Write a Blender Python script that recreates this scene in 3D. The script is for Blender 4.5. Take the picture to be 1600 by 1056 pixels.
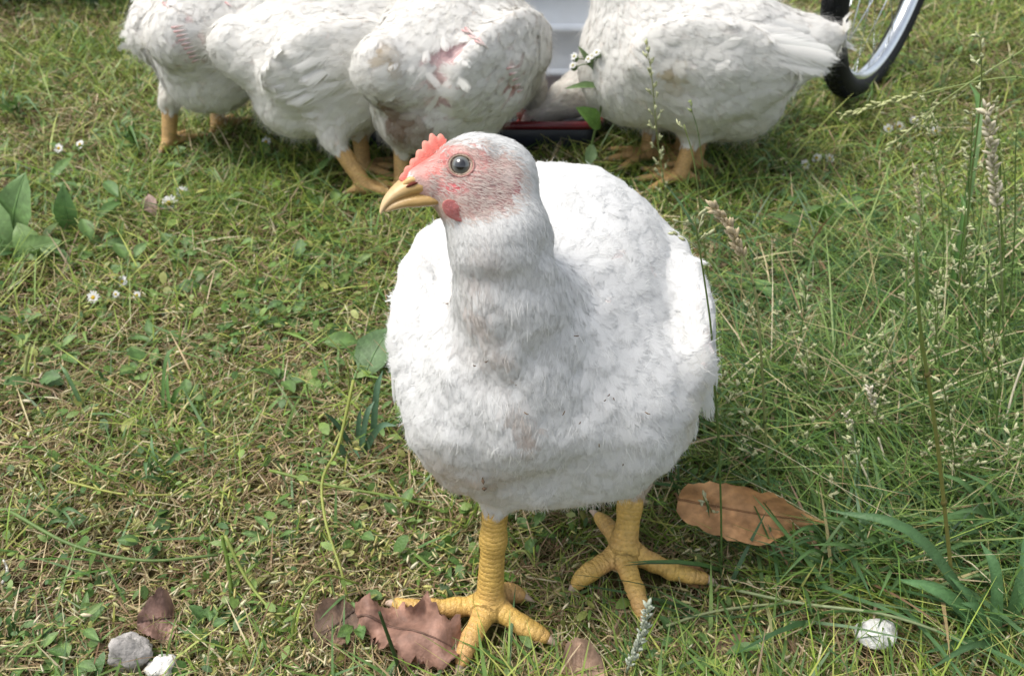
import bpy, math, random
import numpy as np

random.seed(7)
RNG = np.random.default_rng(7)
scene = bpy.context.scene
for o in list(bpy.data.objects):
    bpy.data.objects.remove(o)
COL = scene.collection

# ------------------------------------------------------------------ camera
F_PX, PITCH, CAM_H = 1300.0, math.radians(35.0), 0.56
cam_d = bpy.data.cameras.new('camera')
cam = bpy.data.objects.new('camera', cam_d)
COL.objects.link(cam)
cam.location = (0, 0, CAM_H)
cam.rotation_euler = (math.pi / 2 - PITCH, 0, 0)
cam_d.sensor_width = 36.0
cam_d.lens = 36.0 * F_PX / 1600.0
cam_d.clip_start = 0.02
cam_d.clip_end = 2000
cam_d.dof.use_dof = True
cam_d.dof.focus_distance = 0.55
cam_d.dof.aperture_fstop = 13.0
scene.camera = cam

# ------------------------------------------------------------------ sky, sun, exposure
SUN_EL, SUN_AZ = math.radians(64), math.radians(-90)      # azimuth from +Y (away from camera) towards +X
world = bpy.data.worlds.new('World')
scene.world = world
world.use_nodes = True
wn = world.node_tree.nodes
wl = world.node_tree.links
wn.clear()
w_out = wn.new('ShaderNodeOutputWorld')
w_bg = wn.new('ShaderNodeBackground')
w_sky = wn.new('ShaderNodeTexSky')
w_sky.sky_type = 'NISHITA'
w_sky.sun_disc = False
w_sky.sun_elevation = SUN_EL
w_sky.sun_rotation = SUN_AZ
w_sky.dust_density = 3.0
w_bg.inputs['Strength'].default_value = 0.15
w_hs = wn.new('ShaderNodeHueSaturation')          # thin white cloud: the sky's own colour, paler
w_hs.inputs['Saturation'].default_value = 0.38
wl.new(w_sky.outputs[0], w_hs.inputs['Color'])
wl.new(w_hs.outputs[0], w_bg.inputs[0])
wl.new(w_bg.outputs[0], w_out.inputs[0])
sun_d = bpy.data.lights.new('sun', 'SUN')
sun_d.energy = 1.7
sun_d.angle = math.radians(26)
sun_d.color = (1.0, 0.95, 0.86)
sun = bpy.data.objects.new('sun', sun_d)
COL.objects.link(sun)
# the lamp shines along its -Z; it stands in direction (sin az, cos az) at SUN_EL
sun.rotation_euler = (math.pi / 2 - SUN_EL, 0, math.pi - SUN_AZ)
sun.location = (0, 0, 5)
scene.view_settings.view_transform = 'Standard'
scene.view_settings.look = 'None'
scene.view_settings.exposure = 0.72
scene.cycles.transparent_max_bounces = 40
scene.cycles.max_bounces = 14
scene.cycles.diffuse_bounces = 6
scene.view_settings.gamma = 1.0
scene.view_settings.use_curve_mapping = False

# ------------------------------------------------------------------ placing: a picture point as a point of the place
SP, CP = math.sin(PITCH), math.cos(PITCH)
CAMP = np.array([0, 0, CAM_H])
FWD = np.array([0, CP, -SP]); UPV = np.array([0, SP, CP]); RGT = np.array([1.0, 0, 0])


def ray(px, py):
    return FWD + RGT * ((px - 800) / F_PX) + UPV * ((528 - py) / F_PX)


def at(px, py, Y):
    d = ray(px, py)
    return CAMP + d * (Y / d[1])


def atD(px, py, D):
    return CAMP + ray(px, py) * D


def G(px, py, z=0.0):
    d = ray(px, py)
    return CAMP + d * ((z - CAM_H) / d[2])


def to_px(P):
    Q = np.asarray(P) - CAMP
    D = Q @ FWD
    return 800 + F_PX * (Q @ RGT) / D, 528 - F_PX * (Q @ UPV) / D


# ------------------------------------------------------------------ noise
def _hash(i, j, k, seed):
    n = (i * 374761393 + j * 668265263 + k * 2147483647 + seed * 1274126177) & 0xffffffff
    n = ((n ^ (n >> 13)) * 1274126177) & 0xffffffff
    n = n ^ (n >> 16)
    return (n & 0xffffff) / float(0xffffff)


def vnoise(P, freq, seed=0):
    P = np.asarray(P, dtype=np.float64) * freq
    if P.shape[1] == 2:
        P = np.concatenate([P, np.zeros((len(P), 1))], 1)
    I = np.floor(P).astype(np.int64)
    f = P - I
    f = f * f * (3 - 2 * f)
    r = 0
    for a in (0, 1):
        for b in (0, 1):
            for c in (0, 1):
                w = (f[:, 0] if a else 1 - f[:, 0]) * (f[:, 1] if b else 1 - f[:, 1]) * (f[:, 2] if c else 1 - f[:, 2])
                r = r + w * _hash(I[:, 0] + a, I[:, 1] + b, I[:, 2] + c, seed)
    return r * 2 - 1


def ground_z(x, y):
    x = np.atleast_1d(np.asarray(x, float)); y = np.atleast_1d(np.asarray(y, float))
    P = np.stack([x, y], 1)
    return 0.006 * vnoise(P, 7, 3) + 0.003 * vnoise(P, 23, 5) - 0.003


def unit(v):
    v = np.asarray(v, float)
    return v / (np.linalg.norm(v, axis=-1, keepdims=True) + 1e-12)


# ------------------------------------------------------------------ meshes and objects
def mesh_np(name, V, faces, col=None, smooth=True, attrs=None):
    """faces: list of integer arrays (n,3) and/or (n,4)"""
    if isinstance(faces, np.ndarray):
        faces = [faces]
    faces = [np.asarray(f, np.int32) for f in faces if len(f)]
    me = bpy.data.meshes.new(name)
    V = np.asarray(V, np.float32)
    me.vertices.add(len(V))
    me.vertices.foreach_set('co', V.ravel())
    nl = sum(f.size for f in faces)
    npoly = sum(len(f) for f in faces)
    me.loops.add(nl)
    me.loops.foreach_set('vertex_index', np.concatenate([f.ravel() for f in faces]))
    me.polygons.add(npoly)
    tot = np.concatenate([np.full(len(f), f.shape[1], np.int32) for f in faces])
    st = np.concatenate([[0], np.cumsum(tot)[:-1]]).astype(np.int32)
    me.polygons.foreach_set('loop_start', st)
    me.polygons.foreach_set('use_smooth', np.full(npoly, smooth, bool))
    me.update(calc_edges=True)
    if col is not None:
        c = np.ones((len(V), 4), np.float32)
        col = np.asarray(col, np.float32)
        c[:, :3] = col if col.ndim == 2 else col[None, :]
        a = me.color_attributes.new('Col', 'FLOAT_COLOR', 'POINT')
        a.data.foreach_set('color', c.ravel())
    for k, v in (attrs or {}).items():
        a = me.attributes.new(k, 'FLOAT', 'POINT')
        a.data.foreach_set('value', np.asarray(v, np.float32))
    return me


def obj(name, me, mat=None, parent=None, loc=(0, 0, 0)):
    o = bpy.data.objects.new(name, me)
    COL.objects.link(o)
    if mat is not None:
        me.materials.append(mat) if not len(me.materials) else None
    if parent is not None:
        o.parent = parent
    o.location = loc
    return o


def tag(o, label=None, cat=None, group=None, kind=None):
    if label: o['label'] = label
    if cat: o['category'] = cat
    if group: o['group'] = group
    if kind: o['kind'] = kind
    return o


def thing(name, loc, label, cat, group=None, rz=0.0):
    o = bpy.data.objects.new(name, None)
    COL.objects.link(o)
    o.empty_display_size = 0.05
    o.location = tuple(float(v) for v in loc)
    o.rotation_euler = (0, 0, rz)
    return tag(o, label, cat, group)


def part(name, V, faces, mat, parent, col=None, smooth=True, attrs=None, kind=None, label=None):
    """V in world coordinates; the mesh is stored relative to its thing's base"""
    top = parent
    off = np.array(parent.location, float)
    while top.parent is not None:
        top = top.parent
        off = off + np.array(top.location, float)
    o = obj(name, mesh_np(name, np.asarray(V, float) - off, faces, col, smooth, attrs), mat, parent)
    if kind: o['kind'] = kind
    if label: o['label'] = label
    return o


# ------------------------------------------------------------------ shape builders (return V, faces, colours)
class Bag:
    """collects pieces into one mesh"""
    def __init__(s):
        s.v, s.q, s.t, s.c, s.n = [], [], [], [], 0

    def add(s, V, quads=None, tris=None, col=(1, 1, 1)):
        V = np.asarray(V, float).reshape(-1, 3)
        if quads is not None and len(quads): s.q.append(np.asarray(quads) + s.n)
        if tris is not None and len(tris): s.t.append(np.asarray(tris) + s.n)
        col = np.asarray(col, float)
        s.c.append(col if col.ndim == 2 else np.repeat(col[None, :], len(V), 0))
        s.v.append(V)
        s.n += len(V)

    def get(s):
        f = []
        if s.q: f.append(np.concatenate(s.q))
        if s.t: f.append(np.concatenate(s.t))
        return np.concatenate(s.v), f, np.concatenate(s.c)


def catmull(pts, n):
    P = np.asarray(pts, float)
    if len(P) == 2:
        t = np.linspace(0, 1, n)[:, None]
        return P[0] * (1 - t) + P[1] * t
    P = np.concatenate([[2 * P[0] - P[1]], P, [2 * P[-1] - P[-2]]])
    m = len(P) - 3
    out = []
    for u in np.linspace(0, m - 1e-9, n):
        i = int(u); t = u - i
        a, b, c, d = P[i:i + 4]
        out.append(.5 * ((2 * b) + (c - a) * t + (2 * a - 5 * b + 4 * c - d) * t * t + (3 * b - a - 3 * c + d) * t ** 3))
    return np.array(out)


def tube(path, rad, ns=6, cap=True):
    P = np.asarray(path, float)
    n = len(P)
    rad = np.broadcast_to(np.asarray(rad, float), (n,))
    T = unit(np.gradient(P, axis=0))
    ref = np.array([0.3, 0.5, 0.8]) if abs(T[0] @ np.array([0.3, 0.5, 0.8])) < .9 else np.array([1., 0, 0])
    A = unit(np.cross(T, ref)); B = np.cross(T, A)
    a = np.arange(ns) * 2 * math.pi / ns
    V = P[:, None, :] + rad[:, None, None] * (np.cos(a)[None, :, None] * A[:, None, :] + np.sin(a)[None, :, None] * B[:, None, :])
    i = np.arange(n - 1)[:, None] * ns
    j = np.arange(ns)[None, :]
    q = np.stack([i + j, i + (j + 1) % ns, i + ns + (j + 1) % ns, i + ns + j], -1).reshape(-1, 4)
    V = V.reshape(-1, 3)
    t = np.zeros((0, 3), int)
    if cap:
        V = np.concatenate([V, P[:1], P[-1:]])
        k = n * ns
        jj = np.arange(ns)
        t = np.concatenate([np.stack([np.full(ns, k), (jj + 1) % ns, jj], 1),
                            np.stack([np.full(ns, k + 1), (n - 1) * ns + jj, (n - 1) * ns + (jj + 1) % ns], 1)])
    return V, q, t


def ribbons(paths, widths, side, cols):
    """paths (N,S,3), widths (N,S), side (N,3) or (N,S,3), cols (N,3) or (N,S,3)"""
    N, S, _ = paths.shape
    if side.ndim == 2: side = side[:, None, :]
    off = side * (widths[..., None] * .5)
    V = np.stack([paths - off, paths + off], 2).reshape(-1, 3)
    b = (np.arange(N) * S * 2)[:, None] + (np.arange(S - 1) * 2)[None, :]
    q = np.stack([b, b + 1, b + 3, b + 2], -1).reshape(-1, 4)
    if cols.ndim == 2: cols = np.repeat(cols[:, None, :], S, 1)
    c = np.repeat(cols[:, :, None, :], 2, 2).reshape(-1, 3)
    return V, q, c


def spindles(C, D, L, R, cols, ns=3):
    """little grains: centre, direction, length, radius; 3 rings of ns with pointed ends"""
    N = len(C)
    D = unit(D)
    ref = np.where(np.abs(D[:, 2:3]) < .9, np.array([[0, 0, 1.]]), np.array([[1., 0, 0]]))
    A = unit(np.cross(D, ref)); B = np.cross(D, A)
    a = np.arange(ns) * 2 * math.pi / ns
    st = np.array([-.2, .2]); rr = np.array([1.0, .8])
    rings = C[:, None, None, :] + D[:, None, None, :] * (st[None, :, None, None] * L[:, None, None, None]) + \
        (R[:, None, None, None] * rr[None, :, None, None]) * (np.cos(a)[None, None, :, None] * A[:, None, None, :] + np.sin(a)[None, None, :, None] * B[:, None, None, :])
    V = np.concatenate([rings.reshape(N, 2 * ns, 3), (C - D * L[:, None] * .5)[:, None, :], (C + D * L[:, None] * .5)[:, None, :]], 1)
    m = 2 * ns + 2
    j = np.arange(ns); j1 = (j + 1) % ns
    q = np.stack([j, j1, ns + j1, ns + j], 1)
    t = np.concatenate([np.stack([np.full(ns, 2 * ns), j1, j], 1), np.stack([np.full(ns, 2 * ns + 1), ns + j, ns + j1], 1)])
    base = (np.arange(N) * m)[:, None, None]
    return V.reshape(-1, 3), (base + q[None]).reshape(-1, 4), (base + t[None]).reshape(-1, 3), np.repeat(cols[:, None, :], m, 1).reshape(-1, 3)


# ------------------------------------------------------------------ materials
def new_mat(name):
    m = bpy.data.materials.new(name)
    m.use_nodes = True
    nt = m.node_tree
    nt.nodes.clear()
    out = nt.nodes.new('ShaderNodeOutputMaterial')
    p = nt.nodes.new('ShaderNodeBsdfPrincipled')
    nt.links.new(p.outputs[0], out.inputs[0])
    return m, nt, p, out


def mat_col(name, rough=.6, trans=0.0, spec=.5, noise=0.0, nscale=400, bump=0.0, bscale=600, coat=0.0, sss=0.0, metal=0.0, color=None):
    """colour from the Col attribute (or a fixed colour), with fine grain, bump and an optional translucent share"""
    m, nt, p, out = new_mat(name)
    N, L = nt.nodes, nt.links
    if color is None:
        a = N.new('ShaderNodeAttribute'); a.attribute_name = 'Col'
        c = a.outputs['Color']
    else:
        a = N.new('ShaderNodeRGB'); a.outputs[0].default_value = (*color, 1)
        c = a.outputs[0]
    tc = N.new('ShaderNodeTexCoord')
    if noise:
        nz = N.new('ShaderNodeTexNoise'); nz.inputs['Scale'].default_value = nscale; nz.inputs['Detail'].default_value = 4
        L.new(tc.outputs['Object'], nz.inputs['Vector'])
        mr = N.new('ShaderNodeMapRange')
        mr.inputs[1].default_value = .25; mr.inputs[2].default_value = .75
        mr.inputs[3].default_value = 1 - noise; mr.inputs[4].default_value = 1 + noise
        L.new(nz.outputs[0], mr.inputs[0])
        mx = N.new('ShaderNodeMix'); mx.data_type = 'RGBA'; mx.blend_type = 'MULTIPLY'; mx.inputs[0].default_value = 1
        L.new(c, mx.inputs[6]); L.new(mr.outputs[0], mx.inputs[7])
        c = mx.outputs[2]
    L.new(c, p.inputs['Base Color'])
    p.inputs['Roughness'].default_value = rough
    p.inputs['Specular IOR Level'].default_value = spec
    p.inputs['Coat Weight'].default_value = coat
    p.inputs['Metallic'].default_value = metal
    if sss:
        p.inputs['Subsurface Weight'].default_value = sss
        p.inputs['Subsurface Radius'].default_value = (.004, .0018, .001)
        p.inputs['Subsurface Scale'].default_value = 1.0
    if bump:
        bz = N.new('ShaderNodeTexNoise'); bz.inputs['Scale'].default_value = bscale; bz.inputs['Detail'].default_value = 3
        L.new(tc.outputs['Object'], bz.inputs['Vector'])
        b = N.new('ShaderNodeBump'); b.inputs['Strength'].default_value = bump; b.inputs['Distance'].default_value = .002
        L.new(bz.outputs[0], b.inputs['Height']); L.new(b.outputs[0], p.inputs['Normal'])
    if trans:
        tr = N.new('ShaderNodeBsdfTranslucent'); L.new(c, tr.inputs[0])
        mix = N.new('ShaderNodeMixShader'); mix.inputs[0].default_value = trans
        L.new(p.outputs[0], mix.inputs[1]); L.new(tr.outputs[0], mix.inputs[2]); L.new(mix.outputs[0], out.inputs[0])
    return m


M_GRASS = mat_col('grass_blade', .45, .3, .4, noise=.15, nscale=150)
M_STRAW = mat_col('dry_straw', .7, .12, .3, noise=.2, nscale=300)
M_LEAF = mat_col('green_leaf', .45, .25, .45, noise=.22, nscale=120, bump=.35, bscale=500)
M_SEED = mat_col('seed_husk', .6, .2, .3, noise=.15, nscale=500)
M_FEATHER = mat_col('white_feather', .75, .25, .2)


def mat_vane():
    """feather vane: barbs as fine diagonal ridges, the margin frayed between barbs"""
    m = mat_col('feather_vane', .75, .25, .2)
    nt = m.node_tree; N, L = nt.nodes, nt.links
    out = [n for n in N if n.type == 'OUTPUT_MATERIAL'][0]
    src = out.inputs[0].links[0].from_socket
    pr = [n for n in N if n.type == 'BSDF_PRINCIPLED'][0]

    def att(k):
        a = N.new('ShaderNodeAttribute'); a.attribute_name = k
        return a.outputs['Fac']

    def ma(op, a, b, c=None):
        n = N.new('ShaderNodeMath'); n.operation = op
        for i, x in enumerate((a, b, c)):
            if x is None: continue
            if isinstance(x, (int, float)): n.inputs[i].default_value = x
            else: L.new(x, n.inputs[i])
        return n.outputs[0]
    vs, vt, vr = att('vs'), att('vt'), att('vr')
    at_ = ma('ABSOLUTE', vt, 0)
    k = ma('SUBTRACT', vs, ma('MULTIPLY', at_, .55))              # same along one barb
    sgn = ma('MULTIPLY', ma('SIGN', vt, 0), 3.7)
    cx = N.new('ShaderNodeCombineXYZ')
    L.new(ma('MULTIPLY', k, 34.0), cx.inputs[0]); L.new(ma('MULTIPLY_ADD', at_, 1.2, sgn), cx.inputs[1]); L.new(ma('MULTIPLY', vr, 97.0), cx.inputs[2])
    nz = N.new('ShaderNodeTexNoise'); nz.inputs['Scale'].default_value = 1.0; nz.inputs['Detail'].default_value = 2.0
    L.new(cx.outputs[0], nz.inputs['Vector'])
    e = ma('MAXIMUM', at_, ma('MULTIPLY', ma('SUBTRACT', vs, .5), 2.0))
    keep = ma('ADD', ma('MULTIPLY', ma('SUBTRACT', nz.outputs[0], .27), 1.75), .22)
    al = N.new('ShaderNodeMath'); al.operation = 'LESS_THAN'
    L.new(e, al.inputs[0]); L.new(keep, al.inputs[1])
    b = N.new('ShaderNodeBump'); b.inputs['Strength'].default_value = .35; b.inputs['Distance'].default_value = .0006
    L.new(nz.outputs[0], b.inputs['Height']); L.new(b.outputs[0], pr.inputs['Normal'])
    tp = N.new('ShaderNodeBsdfTransparent')
    mx = N.new('ShaderNodeMixShader')
    L.new(al.outputs[0], mx.inputs[0]); L.new(tp.outputs[0], mx.inputs[1]); L.new(src, mx.inputs[2]); L.new(mx.outputs[0], out.inputs[0])
    return m


M_VANE = mat_vane()
M_SKIN = mat_col('skin', .55, 0, .35, noise=.12, nscale=700, bump=.5, bscale=900)
M_DEAD = mat_col('dead_leaf', .6, .15, .35, noise=.45, nscale=75, bump=.5, bscale=250)
M_STONE = mat_col('stone', .85, 0, .25, noise=.3, nscale=160, bump=1.0, bscale=260)
M_HORN = mat_col('horn', .38, 0, .45, noise=.06, nscale=300, bump=.15, bscale=300)
M_FLESH = mat_col('comb_flesh', .45, 0, .45, noise=.15, nscale=500, bump=.4, bscale=1200, sss=.3)
M_EYE = mat_col('eye_wet', .05, 0, .6, coat=1.0)
M_DIRT = mat_col('dirt_fleck', .9, 0, .1)
M_PETAL = mat_col('petal', .6, .3, .3)
M_RED = mat_col('red_plastic', .35, 0, .5, color=(.13, .008, .014), noise=.1, nscale=40)
M_DARKP = mat_col('dark_plastic', .4, 0, .5, color=(.018, .022, .034), noise=.2, nscale=40)
M_TUB = mat_col('pale_plastic', .38, 0, .5, color=(.60, .65, .71), noise=.06, nscale=25, bump=.05, bscale=80)
M_RUBBER = mat_col('tyre_rubber', .7, 0, .3, color=(.012, .013, .014), noise=.3, nscale=120, bump=.3, bscale=300)
M_ALLOY = mat_col('rim_alloy', .22, 0, .5, color=(.75, .78, .8), noise=.06, nscale=80, metal=1.0)


def mat_hen_body():
    m, nt, p, out = new_mat('hen_body')
    N, L = nt.nodes, nt.links
    a = N.new('ShaderNodeAttribute'); a.attribute_name = 'Col'
    u = N.new('ShaderNodeAttribute'); u.attribute_name = 'scute'
    lg = N.new('ShaderNodeAttribute'); lg.attribute_name = 'leg'
    tc = N.new('ShaderNodeTexCoord')
    nz = N.new('ShaderNodeTexNoise'); nz.inputs['Scale'].default_value = 260; nz.inputs['Detail'].default_value = 5
    L.new(tc.outputs['Object'], nz.inputs['Vector'])
    mr = N.new('ShaderNodeMapRange')
    mr.inputs[1].default_value = .3; mr.inputs[2].default_value = .7; mr.inputs[3].default_value = .8; mr.inputs[4].default_value = 1.15
    L.new(nz.outputs[0], mr.inputs[0])
    mx = N.new('ShaderNodeMix'); mx.data_type = 'RGBA'; mx.blend_type = 'MULTIPLY'; mx.inputs[0].default_value = 1
    L.new(a.outputs['Color'], mx.inputs[6]); L.new(mr.outputs[0], mx.inputs[7])
    # transverse scutes: saw-tooth rows along the limb, broken by a cell pattern
    wob = N.new('ShaderNodeMath'); wob.operation = 'MULTIPLY_ADD'; wob.inputs[1].default_value = 1.1
    L.new(nz.outputs[0], wob.inputs[0]); L.new(u.outputs['Fac'], wob.inputs[2])
    fr = N.new('ShaderNodeMath'); fr.operation = 'FRACT'; L.new(wob.outputs[0], fr.inputs[0])
    pw = N.new('ShaderNodeMath'); pw.operation = 'POWER'; pw.inputs[1].default_value = .45
    one = N.new('ShaderNodeMath'); one.operation = 'PINGPONG'; one.inputs[1].default_value = .5
    L.new(fr.outputs[0], one.inputs[0]); L.new(one.outputs[0], pw.inputs[0])
    vo = N.new('ShaderNodeTexVoronoi'); vo.feature = 'DISTANCE_TO_EDGE'; vo.inputs['Scale'].default_value = 260
    L.new(tc.outputs['Object'], vo.inputs['Vector'])
    vm = N.new('ShaderNodeMath'); vm.operation = 'MINIMUM'; vm.inputs[1].default_value = .12
    L.new(vo.outputs['Distance'], vm.inputs[0])
    v2 = N.new('ShaderNodeMath'); v2.operation = 'MULTIPLY'; v2.inputs[1].default_value = 2.2
    L.new(vm.outputs[0], v2.inputs[0])
    ad = N.new('ShaderNodeMath'); ad.operation = 'ADD'
    L.new(pw.outputs[0], ad.inputs[0]); L.new(v2.outputs[0], ad.inputs[1])
    hl = N.new('ShaderNodeMath'); hl.operation = 'MULTIPLY'
    L.new(ad.outputs[0], hl.inputs[0]); L.new(lg.outputs['Fac'], hl.inputs[1])
    fine = N.new('ShaderNodeMath'); fine.operation = 'MULTIPLY_ADD'; fine.inputs[1].default_value = .5
    n2 = N.new('ShaderNodeTexNoise'); n2.inputs['Scale'].default_value = 900; n2.inputs['Detail'].default_value = 3
    L.new(tc.outputs['Object'], n2.inputs['Vector'])
    L.new(n2.outputs[0], fine.inputs[0]); L.new(hl.outputs[0], fine.inputs[2])
    b = N.new('ShaderNodeBump'); b.inputs['Strength'].default_value = .8; b.inputs['Distance'].default_value = .0011
    L.new(fine.outputs[0], b.inputs['Height']); L.new(b.outputs[0], p.inputs['Normal'])
    L.new(mx.outputs[2], p.inputs['Base Color'])
    p.inputs['Roughness'].default_value = .42
    p.inputs['Specular IOR Level'].default_value = .45
    return m


M_HEN = mat_hen_body()


def mat_ground():
    m, nt, p, out = new_mat('soil')
    N, L = nt.nodes, nt.links
    tc = N.new('ShaderNodeTexCoord')
    n1 = N.new('ShaderNodeTexNoise'); n1.inputs['Scale'].default_value = 9; n1.inputs['Detail'].default_value = 8
    n2 = N.new('ShaderNodeTexNoise'); n2.inputs['Scale'].default_value = 140; n2.inputs['Detail'].default_value = 6
    for n in (n1, n2): L.new(tc.outputs['Object'], n.inputs['Vector'])
    r1 = N.new('ShaderNodeValToRGB')
    e = r1.color_ramp.elements
    e[0].position = .35; e[0].color = (.055, .04, .022, 1)
    e[1].position = .65; e[1].color = (.075, .085, .028, 1)
    L.new(n1.outputs[0], r1.inputs[0])
    r2 = N.new('ShaderNodeValToRGB')
    e = r2.color_ramp.elements
    e[0].position = .3; e[0].color = (.5, .45, .4, 1)
    e[1].position = .75; e[1].color = (1.9, 1.7, 1.4, 1)
    L.new(n2.outputs[0], r2.inputs[0])
    mx = N.new('ShaderNodeMix'); mx.data_type = 'RGBA'; mx.blend_type = 'MULTIPLY'; mx.inputs[0].default_value = 1
    L.new(r1.outputs[0], mx.inputs[6]); L.new(r2.outputs[0], mx.inputs[7])
    L.new(mx.outputs[2], p.inputs['Base Color'])
    p.inputs['Roughness'].default_value = .95
    p.inputs['Specular IOR Level'].default_value = .15
    b = N.new('ShaderNodeBump'); b.inputs['Strength'].default_value = .9; b.inputs['Distance'].default_value = .006
    L.new(n2.outputs[0], b.inputs['Height']); L.new(b.outputs[0], p.inputs['Normal'])
    return m


# ------------------------------------------------------------------ signed-distance bodies
class Prim:
    def __init__(s, kind, k, flow, L, W, feath, a, b=None, ra=None, rb=None, axes=None, leg=0):
        s.kind, s.k, s.flow, s.L, s.W, s.feath, s.leg = kind, k, unit(flow), L, W, feath, leg
        s.a = np.asarray(a, float)
        s.b = None if b is None else np.asarray(b, float)
        s.ra, s.rb = ra, rb
        s.axes = np.eye(3) if axes is None else np.asarray(axes, float)
        r = np.max(ra)
        s.c = s.a if s.b is None else (s.a + s.b) / 2

    def d(s, P):
        if s.kind == 'ell':
            q = (P - s.a) @ s.axes.T
            r = np.asarray(s.ra)
            k0 = np.sqrt(((q / r) ** 2).sum(1)); k1 = np.sqrt(((q / (r * r)) ** 2).sum(1)) + 1e-9
            return k0 * (k0 - 1) / k1
        ab = s.b - s.a
        t = np.clip(((P - s.a) @ ab) / (ab @ ab), 0, 1)
        q = P - s.a - t[:, None] * ab
        return np.sqrt((q * q).sum(1)) - (s.ra + (s.rb - s.ra) * t)

    def t(s, P):
        ab = s.b - s.a
        return np.clip(((P - s.a) @ ab) / (ab @ ab), 0, 1) * np.linalg.norm(ab)


def ELL(c, r, axes=None, k=.02, flow=(0, 1, -1), L=.026, W=.016, feath=1):
    return Prim('ell', k, flow, L, W, feath, c, ra=np.asarray(r, float), axes=axes)


def CON(a, b, ra, rb, k=.02, flow=(0, 1, -1), L=.022, W=.014, feath=1, leg=0):
    return Prim('con', k, flow, L, W, feath, a, b, ra, rb, leg=leg)


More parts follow.
